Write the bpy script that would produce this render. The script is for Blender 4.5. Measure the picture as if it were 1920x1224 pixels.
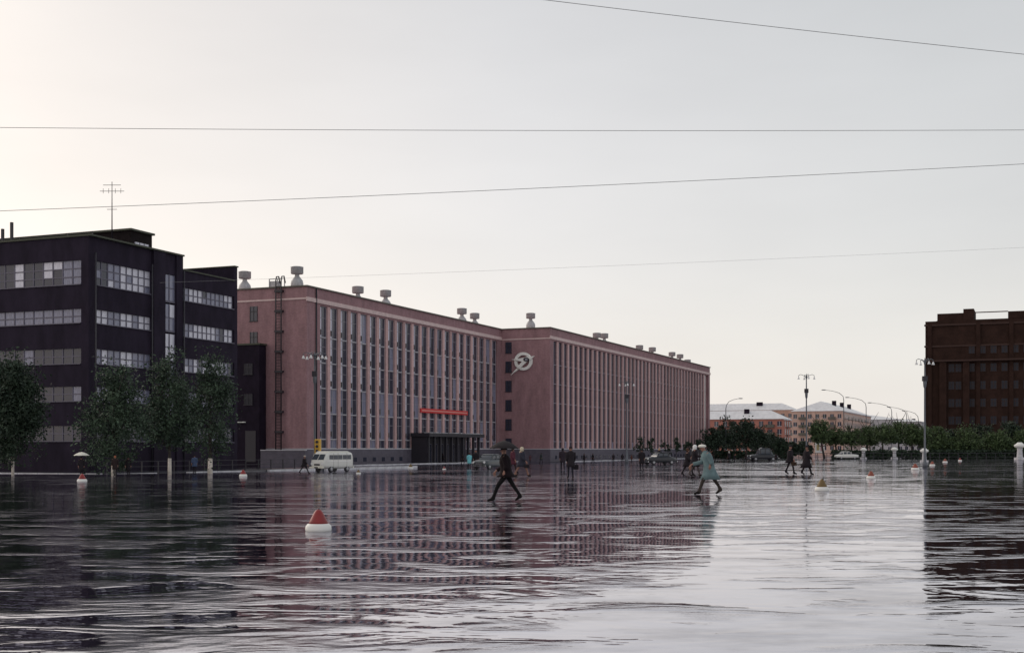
import bpy, math, random
import numpy as np
from mathutils import Vector, Matrix
random.seed(7); rng = np.random.default_rng(11)
for o in list(bpy.data.objects): bpy.data.objects.remove(o)
scene = bpy.context.scene
COL = scene.collection

# ------------------------------------------------------------ camera, sky, light
F, HY, CX, CAMZ = 2400.0, 842.0, 960.0, 1.55
cam_d = bpy.data.cameras.new('camera'); cam = bpy.data.objects.new('camera', cam_d); COL.objects.link(cam)
cam.location = (0, 0, CAMZ); cam.rotation_euler = (math.radians(90), 0, 0)
cam_d.sensor_width = 36; cam_d.lens = F/1920*36; cam_d.shift_y = (HY-612)/1920
cam_d.clip_end = 9000; cam_d.clip_start = 0.2
scene.camera = cam
scene.render.resolution_x = 1024; scene.render.resolution_y = 652
scene.view_settings.view_transform = 'Standard'
scene.view_settings.look = 'None'; scene.view_settings.gamma = 1
scene.view_settings.exposure = 0.27
scene.cycles.filter_width = 1.5

SUN_EL, SUN_AZ = math.radians(28), math.radians(-48)     # behind the cloud, beyond the dark block on the left
world = bpy.data.worlds.new('World'); scene.world = world; world.use_nodes = True
nt = world.node_tree; nt.nodes.clear()
N = nt.nodes.new; L = nt.links.new
out = N('ShaderNodeOutputWorld'); bg1 = N('ShaderNodeBackground'); bg2 = N('ShaderNodeBackground'); add = N('ShaderNodeAddShader')
sky = N('ShaderNodeTexSky'); sky.sky_type = 'NISHITA'; sky.sun_disc = False
sky.sun_elevation = SUN_EL; sky.sun_rotation = SUN_AZ; sky.dust_density = 3
bg1.inputs['Strength'].default_value = 0.02
L(sky.outputs[0], bg1.inputs[0])
tc = N('ShaderNodeTexCoord'); sep = N('ShaderNodeSeparateXYZ'); L(tc.outputs['Generated'], sep.inputs[0])
ramp = N('ShaderNodeValToRGB'); L(sep.outputs['Z'], ramp.inputs[0])
e = ramp.color_ramp.elements
e[0].position = 0.0; e[0].color = (.76, .70, .67, 1)
e[1].position = 1.0; e[1].color = (.36, .37, .39, 1)
for p, c in ((.06, (.69, .65, .62)), (.16, (.585, .562, .548)), (.33, (.50, .490, .482)), (.6, (.44, .44, .45))):
    q = e.new(p); q.color = (*c, 1)
mr = N('ShaderNodeMapRange'); L(sep.outputs['X'], mr.inputs[0])
mr.inputs[1].default_value = -0.6; mr.inputs[2].default_value = 0.6
tint = N('ShaderNodeValToRGB'); L(mr.outputs[0], tint.inputs[0])
t = tint.color_ramp.elements
t[0].position = 0; t[0].color = (1.22, 1.13, 1.05, 1); t[1].position = 1; t[1].color = (.86, .88, .89, 1)
q = t.new(.35); q.color = (1.07, 1.04, 1.01, 1); q = t.new(.5); q.color = (1.0, 1.0, 1.0, 1); q = t.new(.75); q.color = (.91, .93, .93, 1)
mul = N('ShaderNodeMix'); mul.data_type = 'RGBA'; mul.blend_type = 'MULTIPLY'; mul.inputs[0].default_value = 1
L(ramp.outputs[0], mul.inputs[6]); L(tint.outputs[0], mul.inputs[7])
cn = N('ShaderNodeTexNoise'); cn.inputs['Scale'].default_value = 2.3; cn.inputs['Detail'].default_value = 5
mpc = N('ShaderNodeMapping'); mpc.inputs['Scale'].default_value = (1, 1, 3.5); L(tc.outputs['Generated'], mpc.inputs[0]); L(mpc.outputs[0], cn.inputs[0])
cr = N('ShaderNodeMapRange'); L(cn.outputs[0], cr.inputs[0]); cr.inputs[1].default_value = .3; cr.inputs[2].default_value = .7
cr.inputs[3].default_value = .93; cr.inputs[4].default_value = 1.06
mul2 = N('ShaderNodeVectorMath'); mul2.operation = 'SCALE'; L(mul.outputs[2], mul2.inputs[0]); L(cr.outputs[0], mul2.inputs['Scale'])
L(mul2.outputs[0], bg2.inputs[0]); bg2.inputs['Strength'].default_value = 1.0
L(bg1.outputs[0], add.inputs[0]); L(bg2.outputs[0], add.inputs[1]); L(add.outputs[0], out.inputs[0])

sd = bpy.data.lights.new('sun', 'SUN'); sd.energy = 0.5; sd.angle = math.radians(25); sd.color = (1, .93, .84)
so = bpy.data.objects.new('sun', sd); COL.objects.link(so)
dirv = Vector((math.sin(SUN_AZ)*math.cos(SUN_EL), math.cos(SUN_AZ)*math.cos(SUN_EL), math.sin(SUN_EL)))
so.rotation_euler = dirv.to_track_quat('Z', 'Y').to_euler(); so.location = (0, 0, 60)

# ------------------------------------------------------------ helpers
def mat(name, col, rough=.7, metal=0, spec=.5, var=0.0, vscale=1.0, bump=0, bscale=20, coat=0, col2=None, stretch=None):
    m = bpy.data.materials.new(name); m.use_nodes = True
    n = m.node_tree.nodes; l = m.node_tree.links; p = n['Principled BSDF']
    p.inputs['Base Color'].default_value = (*col, 1); p.inputs['Roughness'].default_value = rough
    p.inputs['Metallic'].default_value = metal; p.inputs['Specular IOR Level'].default_value = spec
    p.inputs['Coat Weight'].default_value = coat
    if var or bump:
        c = n.new('ShaderNodeTexCoord'); mp = n.new('ShaderNodeMapping'); l.new(c.outputs['Object'], mp.inputs[0])
        if stretch: mp.inputs['Scale'].default_value = stretch
    if var:
        t = n.new('ShaderNodeTexNoise'); t.inputs['Scale'].default_value = vscale; t.inputs['Detail'].default_value = 8
        t.inputs['Roughness'].default_value = .65
        l.new(mp.outputs[0], t.inputs[0]); r = n.new('ShaderNodeValToRGB'); l.new(t.outputs[0], r.inputs[0])
        a = tuple(max(0, x*(1-var)) for x in col); b = col2 or tuple(min(1, x*(1+var)) for x in col)
        r.color_ramp.elements[0].position = .3; r.color_ramp.elements[0].color = (*a, 1)
        r.color_ramp.elements[1].position = .7; r.color_ramp.elements[1].color = (*b, 1)
        l.new(r.outputs[0], p.inputs['Base Color'])
    if bump:
        t2 = n.new('ShaderNodeTexNoise'); t2.inputs['Scale'].default_value = bscale; t2.inputs['Detail'].default_value = 4
        l.new(mp.outputs[0], t2.inputs[0]); bn = n.new('ShaderNodeBump'); bn.inputs['Distance'].default_value = bump
        l.new(t2.outputs[0], bn.inputs['Height']); l.new(bn.outputs[0], p.inputs['Normal'])
    return m

def brick_mat(name, c1, c2, cm, stain):
    m = bpy.data.materials.new(name); m.use_nodes = True
    n = m.node_tree.nodes; l = m.node_tree.links; p = n['Principled BSDF']
    c = n.new('ShaderNodeTexCoord'); s = n.new('ShaderNodeSeparateXYZ'); l.new(c.outputs['Object'], s.inputs[0])
    ad = n.new('ShaderNodeMath'); l.new(s.outputs[0], ad.inputs[0]); l.new(s.outputs[1], ad.inputs[1])
    cb = n.new('ShaderNodeCombineXYZ'); l.new(ad.outputs[0], cb.inputs[0]); l.new(s.outputs[2], cb.inputs[1])
    b = n.new('ShaderNodeTexBrick'); l.new(cb.outputs[0], b.inputs[0])
    b.inputs['Color1'].default_value = (*c1, 1); b.inputs['Color2'].default_value = (*c2, 1); b.inputs['Mortar'].default_value = (*cm, 1)
    b.inputs['Scale'].default_value = 1; b.inputs['Brick Width'].default_value = .26; b.inputs['Row Height'].default_value = .078
    b.inputs['Mortar Size'].default_value = .008
    t = n.new('ShaderNodeTexNoise'); t.inputs['Scale'].default_value = .9; t.inputs['Detail'].default_value = 9; t.inputs['Roughness'].default_value = .7
    mp = n.new('ShaderNodeMapping'); mp.inputs['Scale'].default_value = (1, 1, .35); l.new(c.outputs['Object'], mp.inputs[0]); l.new(mp.outputs[0], t.inputs[0])
    r = n.new('ShaderNodeMapRange'); l.new(t.outputs[0], r.inputs[0]); r.inputs[1].default_value = .3; r.inputs[2].default_value = .7
    r.inputs[3].default_value = 1-stain; r.inputs[4].default_value = 1+stain*.6
    v = n.new('ShaderNodeVectorMath'); v.operation = 'SCALE'; l.new(b.outputs[0], v.inputs[0]); l.new(r.outputs[0], v.inputs['Scale'])
    l.new(v.outputs[0], p.inputs['Base Color']); p.inputs['Roughness'].default_value = .8
    return m

class MB:
    def __init__(s): s.v = []; s.f = []; s.m = []; s.sm = []
    def quad(s, pts, mi=0, smooth=False):
        k = len(s.v); s.v += [tuple(p) for p in pts]; s.f.append(tuple(range(k, k+len(pts)))); s.m.append(mi); s.sm.append(smooth); return s
    def box(s, x0, x1, y0, y1, z0, z1, mi=0):
        if x0 > x1: x0, x1 = x1, x0
        if y0 > y1: y0, y1 = y1, y0
        k = len(s.v)
        s.v += [(x0,y0,z0),(x1,y0,z0),(x1,y1,z0),(x0,y1,z0),(x0,y0,z1),(x1,y0,z1),(x1,y1,z1),(x0,y1,z1)]
        for f in ((0,3,2,1),(4,5,6,7),(0,1,5,4),(1,2,6,5),(2,3,7,6),(3,0,4,7)):
            s.f.append(tuple(k+i for i in f)); s.m.append(mi); s.sm.append(False)
        return s
    def lathe(s, prof, seg=16, c=(0,0), mi=0, smooth=True, sx=1, sy=1):
        k = len(s.v)
        for r, z in prof:
            for i in range(seg):
                a = 2*math.pi*i/seg; s.v.append((c[0]+r*sx*math.cos(a), c[1]+r*sy*math.sin(a), z))
        for j in range(len(prof)-1):
            for i in range(seg):
                a = k+j*seg+i; b = k+j*seg+(i+1) % seg
                s.f.append((a, b, b+seg, a+seg)); s.m.append(mi); s.sm.append(smooth)
        s.f.append(tuple(k+i for i in reversed(range(seg)))); s.m.append(mi); s.sm.append(False)
        s.f.append(tuple(k+(len(prof)-1)*seg+i for i in range(seg))); s.m.append(mi); s.sm.append(False)
        return s
    def tube(s, pts, r, seg=8, mi=0, smooth=True):
        if not hasattr(r, '__len__'): r = [r]*len(pts)
        pts = [Vector(p) for p in pts]; k = len(s.v); prev = None
        for i, p in enumerate(pts):
            d = (pts[min(i+1, len(pts)-1)]-pts[max(i-1, 0)])
            if d.length < 1e-6: d = Vector((0,0,1))
            d.normalize()
            if prev is None:
                u = d.cross(Vector((0,0,1)))
                if u.length < .05: u = d.cross(Vector((0,1,0)))
            else: u = prev-d*prev.dot(d)
            u.normalize(); w = d.cross(u); prev = u
            for j in range(seg):
                a = 2*math.pi*j/seg; s.v.append(tuple(p+(u*math.cos(a)+w*math.sin(a))*r[i]))
        for i in range(len(pts)-1):
            for j in range(seg):
                a = k+i*seg+j; b = k+i*seg+(j+1) % seg
                s.f.append((a, b, b+seg, a+seg)); s.m.append(mi); s.sm.append(smooth)
        s.f.append(tuple(k+i for i in reversed(range(seg)))); s.m.append(mi); s.sm.append(False)
        s.f.append(tuple(k+(len(pts)-1)*seg+i for i in range(seg))); s.m.append(mi); s.sm.append(False)
        return s
    def rings(s, rings, mi=0, smooth=True, caps=True):
        k = len(s.v); n = len(rings[0])
        for r in rings: s.v += [tuple(p) for p in r]
        for i in range(len(rings)-1):
            for j in range(n):
                a = k+i*n+j; b = k+i*n+(j+1) % n
                s.f.append((a, b, b+n, a+n)); s.m.append(mi); s.sm.append(smooth)
        if caps:
            s.f.append(tuple(k+i for i in reversed(range(n)))); s.m.append(mi); s.sm.append(False)
            s.f.append(tuple(k+(len(rings)-1)*n+i for i in range(n))); s.m.append(mi); s.sm.append(False)
        return s
    def prism(s, poly, y0, y1, mi=0):     # polygon in xz extruded along y
        k = len(s.v); n = len(poly)
        s.v += [(x, y0, z) for x, z in poly]+[(x, y1, z) for x, z in poly]
        s.f.append(tuple(k+i for i in range(n))); s.m.append(mi); s.sm.append(False)
        s.f.append(tuple(k+n+i for i in reversed(range(n)))); s.m.append(mi); s.sm.append(False)
        for i in range(n):
            j = (i+1) % n
            s.f.append((k+i, k+n+i, k+n+j, k+j)); s.m.append(mi); s.sm.append(False)
        return s
    def mesh(s, name, mats):
        me = bpy.data.meshes.new(name); me.from_pydata(s.v, [], s.f); me.validate()
        for m in (mats if isinstance(mats, (list, tuple)) else [mats]): me.materials.append(m)
        if len(me.polygons) == len(s.f):
            me.polygons.foreach_set('material_index', s.m); me.polygons.foreach_set('use_smooth', s.sm)
        me.update(); return me
    def build(s, name, mats, parent=None, loc=(0,0,0)):
        return link(name, s.mesh(name, mats), parent, loc)

def link(name, data, parent=None, loc=(0,0,0), rz=0, sc=None):
    o = bpy.data.objects.new(name, data); COL.objects.link(o)
    o.location = loc; o.rotation_euler = (0, 0, rz)
    if sc is not None: o.scale = sc if hasattr(sc, '__len__') else (sc, sc, sc)
    if parent: o.parent = parent
    return o
def tag(o, label, cat, group=None, kind=None):
    if label: o['label'] = label
    if cat: o['category'] = cat
    if group: o['group'] = group
    if kind: o['kind'] = kind
    return o
def thing(name, label, cat, loc=(0,0,0), rz=0, group=None, sc=None):
    return tag(link(name, None, None, loc, rz, sc), label, cat, group)
def struct(o): o['kind'] = 'structure'; return o
def bevel(o, w, seg=2):
    b = o.modifiers.new('bevel', 'BEVEL'); b.width = w; b.segments = seg; b.limit_method = 'ANGLE'; b.angle_limit = math.radians(35)
    return o
def copy_tree(o, parent=None):
    c = o.copy(); COL.objects.link(c)
    if parent: c.parent = parent
    for ch in list(o.children): copy_tree(ch, c)
    return c

def ss(t): t = max(0, min(1, t)); return t*t*(3-2*t)
def gz(y): return -0.5*ss((y-45)/95)
def foot(px, py):                    # point of the square seen at a pixel of the photograph
    lo, hi = 5.0, 700.0
    for _ in range(50):
        m = (lo+hi)/2
        if (CAMZ-gz(m))/m*F > py-HY: lo = m
        else: hi = m
    return Vector(((px-CX)/F*lo, lo, gz(lo)))
TH = math.atan2(2400, 985); AX, AY = math.cos(TH), math.sin(TH); BX, BY = -AY, AX
def solve_a(O, px, d=0):
    k = (px-CX)/F
    return (k*(O[1]+d*BY)-O[0]-d*BX)/(AX-k*AY)
def solve_b(O, px, a=0):
    k = (px-CX)/F
    return (k*(O[1]+a*AY)-O[0]-a*AX)/(BX-k*BY)
def l2w(O, a, b): return (O[0]+a*AX+b*BX, O[1]+a*AY+b*BY)
def zrel(O, a, b, py, base): return (HY-py)/F*l2w(O, a, b)[1]+CAMZ-base    # local height

# ------------------------------------------------------------ materials
M = {}
M['brick'] = brick_mat('pink_brick', (.365,.20,.212), (.29,.15,.165), (.34,.225,.235), .30)
M['pier'] = mat('pier_brick', (.56,.36,.35), .8, var=.22, vscale=3)
_n = M['pier'].node_tree; _p = _n.nodes['Principled BSDF']; _l = _p.inputs['Base Color'].links[0].from_socket
_oi = _n.nodes.new('ShaderNodeObjectInfo'); _mr = _n.nodes.new('ShaderNodeMapRange'); _mr.inputs[3].default_value = .78; _mr.inputs[4].default_value = 1.15
_v = _n.nodes.new('ShaderNodeVectorMath'); _v.operation = 'SCALE'; _n.links.new(_oi.outputs['Random'], _mr.inputs[0]); _n.links.new(_l, _v.inputs[0]); _n.links.new(_mr.outputs[0], _v.inputs['Scale']); _n.links.new(_v.outputs[0], _p.inputs['Base Color'])
M['stone'] = mat('pale_pink_stone', (.66,.50,.48), .7, var=.15, vscale=2)
M['plinth'] = mat('grey_plinth', (.10,.088,.115), .6, var=.25, vscale=1.5)
M['coping'] = mat('coping', (.12,.11,.09), .6, var=.3, vscale=1)
M['roof'] = mat('roof_felt', (.09,.09,.09), .8, var=.2)
M['frame'] = mat('window_paint', (.30,.28,.32), .5)
M['sill'] = mat('white_sill', (.56,.55,.58), .5)
M['dglass'] = mat('dark_glass', (.035,.038,.062), .15, spec=.6)
M['bglass'] = mat('murky_glass', (.02,.02,.03), .4, spec=.25)
M['mglass'] = mat('glass_net_curtain', (.22,.225,.31), .2, spec=.6, var=.3, vscale=1.2, stretch=(6,6,1))
M['cglass'] = mat('glass_curtain_and_sky', (.66,.65,.73), .3, spec=.6, var=.2, vscale=1.2, stretch=(6,6,1))  # curtain white; on the dark block's front also sky reflection put into colour
M['darkwall'] = mat('dark_block_brick', (.013,.009,.010), .8, spec=.12, var=.35, vscale=1.2)  # near-black base tone with random mottling
M['darkwall2'] = mat('dark_render', (.024,.018,.031), .8, spec=.12, var=.35, vscale=.8, stretch=(1,1,.4))
M['darktrim'] = mat('dark_trim', (.05,.055,.035), .6)
M['dframe'] = mat('dark_window_frame', (.12,.11,.15), .5)
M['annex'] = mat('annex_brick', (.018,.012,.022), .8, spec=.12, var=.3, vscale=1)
M['rbrick'] = mat('brown_brick', (.036,.019,.015), .85, spec=.12, var=.35, vscale=.4)
M['rtrim'] = mat('brown_trim', (.062,.038,.033), .8, spec=.12)
M['metal'] = mat('grey_zinc', (.42,.42,.43), .5, metal=.2, var=.2, vscale=3)
M['iron'] = mat('black_iron', (.025,.022,.03), .5)
M['pole'] = mat('pole_grey', (.13,.14,.16), .45, metal=.3)
M['opal'] = mat('opal_lamp', (.75,.75,.75), .3)
M['white'] = mat('white_paint', (.8,.79,.75), .5)
M['emblem'] = mat('emblem_white', (.88,.87,.82), .45)
M['lens'] = mat('emblem_grey', (.30,.29,.33), .5)
M['red'] = mat('banner_red', (.62,.035,.035), .7)
M['pink'] = mat('banner_pale', (.72,.30,.26), .7)
M['kerb'] = mat('pale_kerb', (.55,.54,.56), .5, var=.3, vscale=1.5)
M['pave'] = mat('wet_pavement', (.09,.09,.10), .2, var=.35, vscale=.8)
M['wire'] = mat('overhead_wire', (.30,.30,.30), .5)
M['bark'] = mat('bark', (.05,.04,.035), .85, var=.3, vscale=8)
M['limewash'] = mat('limewash', (.75,.68,.60), .8, var=.15, vscale=6)
def leafm(name, a, b):
    m = bpy.data.materials.new(name); m.use_nodes = True; n = m.node_tree.nodes; l = m.node_tree.links; p = n['Principled BSDF']
    g = n.new('ShaderNodeNewGeometry'); t = n.new('ShaderNodeTexNoise'); t.inputs['Scale'].default_value = 1.1; t.inputs['Detail'].default_value = 5
    l.new(g.outputs['Position'], t.inputs[0]); r = n.new('ShaderNodeValToRGB'); l.new(t.outputs[0], r.inputs[0])
    r.color_ramp.elements[0].position = .35; r.color_ramp.elements[0].color = (*a, 1)
    r.color_ramp.elements[1].position = .68; r.color_ramp.elements[1].color = (*b, 1)
    l.new(r.outputs[0], p.inputs['Base Color']); p.inputs['Roughness'].default_value = .6; p.inputs['Specular IOR Level'].default_value = .25
    return m
M['leaf'] = leafm('leaves_near', (.018,.030,.020), (.075,.115,.070))
M['leafr'] = leafm('leaves_right', (.028,.048,.020), (.11,.16,.065))
M['leafd'] = leafm('leaves_dark', (.020,.032,.022), (.045,.070,.042))

# ------------------------------------------------------------ the square
def ground():
    ys = [-400, -60, 0, 20, 40, 45]+[45+5*i for i in range(1, 20)]+[145, 200, 320, 500, 900, 2000, 6000]
    xs = [-4000, -800, -300, -120, -60, -30, 0, 30, 60, 120, 300, 800, 4000]
    b = MB(); b.v = [(x, y, gz(y)) for y in ys for x in xs]; n = len(xs)
    for j in range(len(ys)-1):
        for i in range(n-1):
            b.f.append((j*n+i, j*n+i+1, (j+1)*n+i+1, (j+1)*n+i)); b.m.append(0); b.sm.append(True)
    m = bpy.data.materials.new('wet_asphalt'); m.use_nodes = True; nd = m.node_tree.nodes; l = m.node_tree.links; nd.clear()
    def nn(t, **k):
        x = nd.new(t)
        for a, v in k.items(): x.inputs[a.replace('_', ' ')].default_value = v
        return x
    def math_(op, a, b_=None):
        x = nd.new('ShaderNodeMath'); x.operation = op
        for i, q in enumerate((a, b_)):
            if q is None: continue
            if isinstance(q, (int, float)): x.inputs[i].default_value = q
            else: l.new(q, x.inputs[i])
        return x.outputs[0]
    tc = nd.new('ShaderNodeTexCoord'); co = tc.outputs['Object']
    def noise(sc, det, rough=.5, stretch=None, dist=0):
        mp = nd.new('ShaderNodeMapping'); l.new(co, mp.inputs[0])
        if stretch: mp.inputs['Scale'].default_value = stretch
        x = nn('ShaderNodeTexNoise', Scale=sc, Detail=det, Roughness=rough, Distortion=dist); l.new(mp.outputs[0], x.inputs[0])
        return x.outputs[0]
    def rng_(v, a, b_, c, d):
        x = nd.new('ShaderNodeMapRange'); l.new(v, x.inputs[0])
        for i, q in enumerate((a, b_, c, d)): x.inputs[i+1].default_value = q
        x.interpolation_type = 'SMOOTHSTEP'; return x.outputs[0]
    w1 = noise(.85, 3.2, .55, (.62, 1.1, 1), .7); w2 = noise(3.2, 3, .55, (.8, 1.2, 1), .3); w3 = noise(14, 3, .6); w4 = noise(70, 2)
    lvl = noise(.07, 2, .5)                                           # how high the water stands
    h0 = math_('ADD', math_('MULTIPLY', w1, .045), math_('MULTIPLY', w2, .0065))
    lev = math_('ADD', math_('MULTIPLY', lvl, .032), .0110)
    dh = math_('SUBTRACT', h0, lev)
    still = rng_(dh, -.001, .0025, 0, 1)                             # 0 = puddle, 1 = wet film over asphalt
    hp = nd.new('ShaderNodeMath'); hp.operation = 'SMOOTH_MAX'; l.new(dh, hp.inputs[0]); hp.inputs[1].default_value = 0; hp.inputs[2].default_value = .004
    h = math_('ADD', math_('ADD', hp.outputs[0], math_('MULTIPLY', w1, .014)), math_('MULTIPLY', w2, .0014))
    h = math_('ADD', h, math_('MULTIPLY', math_('MULTIPLY', w3, .0012), still))
    h = math_('ADD', h, math_('MULTIPLY', math_('MULTIPLY', w4, .0004), still))
    bump = nn('ShaderNodeBump', Strength=1.0, Distance=1.0); l.new(h, bump.inputs['Height'])
    lw = nn('ShaderNodeLayerWeight', Blend=.5)
    f3 = math_('POWER', lw.outputs['Facing'], 3.0)
    fac = math_('ADD', math_('MULTIPLY', f3, .66), .30)
    fac = math_('MULTIPLY', fac, rng_(noise(.9, 5, .65, (.7, 1.2, 1)), .42, .66, 1.0, .80))
    fac = math_('MULTIPLY', fac, math_('SUBTRACT', 1.0, math_('MULTIPLY', still, rng_(noise(35, 3, .7), .35, .65, .02, .22))))
    gl = nd.new('ShaderNodeBsdfGlossy'); gl.inputs['Color'].default_value = (.95, .94, 1.0, 1)
    rg = math_('ADD', math_('MULTIPLY', still, .11), .02); l.new(rg, gl.inputs['Roughness']); l.new(bump.outputs[0], gl.inputs['Normal'])
    df = nd.new('ShaderNodeBsdfDiffuse'); cr = nd.new('ShaderNodeValToRGB'); l.new(noise(1.5, 8, .7), cr.inputs[0])
    cr.color_ramp.elements[0].position = .3; cr.color_ramp.elements[0].color = (.008, .007, .011, 1)
    cr.color_ramp.elements[1].position = .7; cr.color_ramp.elements[1].color = (.022, .019, .026, 1)
    l.new(cr.outputs[0], df.inputs['Color'])
    mx = nd.new('ShaderNodeMixShader'); l.new(fac, mx.inputs[0]); l.new(df.outputs[0], mx.inputs[1]); l.new(gl.outputs[0], mx.inputs[2])
    o = nd.new('ShaderNodeOutputMaterial'); l.new(mx.outputs[0], o.inputs[0])
    struct(b.build('ground', m))
ground()

# ------------------------------------------------------------ pink brick factory
O1 = (-385/F*155, 155.0); BZ = -0.5
fac = thing('factory_building', 'long pink brick factory with tall pier facade and white ring emblem', 'building', (O1[0], O1[1], BZ), TH)
LEN1 = solve_a(O1, 940, 0); 
PW = solve_b(O1, 1031, LEN1)           # negative: the wing stands forward
LEN2 = solve_a(O1, 1331, PW)
TOP = 21.75; PL = 2.05; WT = 19.75; REC = .42; DEP = 24
SP = 2.571
def pier_mesh(w): return MB().box(-w/2, w/2, 0, REC, PL, WT).mesh('pier', M['pier'])
w = MB()
w.box(0, LEN1, REC, DEP, PL, TOP)                     # core of first block
w.box(0, 3.15, 0, REC, PL, WT); w.box(59.15, LEN1, 0, REC, PL, WT)
w.box(0, LEN1, 0, REC, WT, TOP)
w.box(LEN1, LEN2, PW+REC, DEP, PL, TOP)
w.box(LEN1, LEN1+1.7, PW, PW+REC, PL, WT); w.box(LEN2-1.6, LEN2, PW, PW+REC, PL, WT)
w.box(LEN1, LEN2, PW, PW+REC, WT, TOP)
w.build('wall', M['brick'], fac)
p = MB()
p.box(-.12, LEN1-.12, -.12, DEP+.1, -.3, PL); p.box(LEN1-.12, LEN2+.1, PW-.12, DEP+.1, -.3, PL)
p.build('plinth', M['plinth'], fac)
p = MB()
p.box(-.10, LEN1-.1, -.10, 0, PL, PL+.10); p.box(-.1, 0, 0, DEP, PL, PL+.1)
p.box(LEN1-.1, LEN2+.1, PW-.1, PW, PL, PL+.1); p.box(LEN1-.1, LEN1, PW, 0, PL, PL+.1)
p.build('plinth_ledge', M['sill'], fac)
p = MB()
p.box(-.14, LEN1-.08, -.16, 0, 20.0, 20.5); p.box(-.08, 0, 0, DEP, 20.22, 20.42)
p.box(LEN1-.08, LEN2+.1, PW-.16, PW, 20.0, 20.5); p.box(LEN1-.08, LEN1, PW, -.16, 20.0, 20.18)
p.build('cornice', M['stone'], fac)
p = MB()
p.box(-.2, LEN1+.2, -.2, .5, TOP, TOP+.16); p.box(-.2, .5, .5, DEP, TOP, TOP+.16)
p.box(LEN1-.2, LEN2+.2, PW-.2, PW+.5, TOP, TOP+.16); p.box(LEN1-.2, LEN1+.5, PW+.5, -.2, TOP, TOP+.16)
p.build('coping', M['coping'], fac)
# window modules: frame with two panes, a sill and a small vent
def win_mod(h, curt, wd=1.90):
    f = MB(); x = wd/2
    f.box(-x, -x+.09, 0, .14, 0, h); f.box(x-.09, x, 0, .14, 0, h); f.box(-.17, -.09, 0, .12, 0, h)
    f.box(-x+.09, x-.09, 0, .13, h-.1, h)
    f.box(-x+.1, x-.1, -.07, .0, -.02, .06, 1)
    if h > 2:
        f.box(-x+.09, x-.09, .03, .12, h*.62, h*.62+.05); f.box(-x+.16, -.26, -.03, .02, .34, 1.0, 2)
    return f.mesh('window', [M['frame'], M['sill'], M['iron']])
PANE_U = {k: MB().box(-.5, .5, 0, 1, 0, 1).mesh('pane', M[m]) for k, m in (('d', 'dglass'), ('m', 'mglass'), ('c', 'cglass'))}
pm = pier_mesh(SP-1.90)
wm = {h: win_mod(h, 0) for h in (1.15, 3.15, 3.85)}
zs = [(PL+.1, 1.15)]+[(3.3+3.15*k, 3.15) for k in range(4)]+[(15.9, 3.85)]
NW1 = 22
for i in range(NW1):
    cx = 4+SP*i
    if i < NW1-1: link('pier', pm, fac, (cx+SP/2, 0, 0))
    for k, (z, h) in enumerate(zs):
        wn = link('window', wm[h], fac, (cx, REC-.22, z))
        r = random.Random(i*3+(k > 2)).random() if random.random() < .8 else random.random()
        lk = 'c' if (k >= 3 and r < (.9 if i < 10 else .35)) else ('m' if r < .75 else 'd')
        if k < 3: lk = random.choice('dmm' if r < .86 else 'c')
        rk = 'd' if random.random() < .82 else 'm'
        hh = h-.1
        wl, wr = .45, .71
        link('pane', PANE_U[lk], wn, (-.52, .06, .0), 0, (.69, .05, hh))
        link('pane', PANE_U[rk], wn, (.39, .06, .0), 0, (.95, .05, hh))
# second wing: one tall window strip per bay
def strip_mesh(seed):
    r = random.Random(seed); f = MB(); x = .95
    for k, (z, h) in enumerate(zs):
        f.box(-x, -.1, .04, .1, z, z+h, 3 if r.random() < .5 else 2); f.box(-.1, x, .04, .1, z, z+h, 2 if r.random() < .88 else 3)
        f.box(-x, x, -.04, .04, z-.02, z+.07, 0)
    f.box(-.15, -.05, 0, .04, PL, WT, 0); f.box(-x, -x+.08, 0, .04, PL, WT, 0)
    return f.mesh('window_strip', [M['frame'], M['frame'], M['dglass'], M['mglass']])
sm = [strip_mesh(s) for s in range(5)]
nw2 = int((LEN2-LEN1-5)/SP)+1; first = LEN1+2.55
for i in range(nw2):
    cx = first+SP*i
    link('window_strip', sm[i % 5], fac, (cx, PW+REC-.22, 0))
    if i < nw2-1: link('pier', pm, fac, (cx+SP/2, PW, 0))
# side windows: dark punched openings with frame
def punched(wd, h, m_glass='dglass', fr='frame'):
    f = MB(); x = wd/2
    f.box(-.03, .02, -x, x, 0, h, 1)
    for a, b_ in ((-x, -x+.07), (x-.07, x), (-.035, .035)): f.box(-.07, -.03, a, b_, 0, h)
    f.box(-.07, -.03, -x, x, h*.62, h*.62+.07); f.box(-.12, -.03, -x-.08, x+.08, -.08, 0)
    return f.mesh('window', [M[fr], M[m_glass]])
pu = punched(1.1, 1.8, fr='iron')
for k in range(6):
    z = 17.85-3.16*k
    link('window', pu, fac, (LEN1, -1.3, z))
    link('window', pu, fac, (0, solve_b(O1, 476, 0), z))
bw = MB().box(-.45, .45, -.14, -.11, 0, .55).mesh('basement_window', M['dglass'])
for i in range(NW1):
    if not 9 <= i <= 18: link('basement_window', bw, fac, (4+SP*i, 0, .45))
for i in range(0, nw2): link('basement_window', bw, fac, (first+SP*i, PW, .45))
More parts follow.
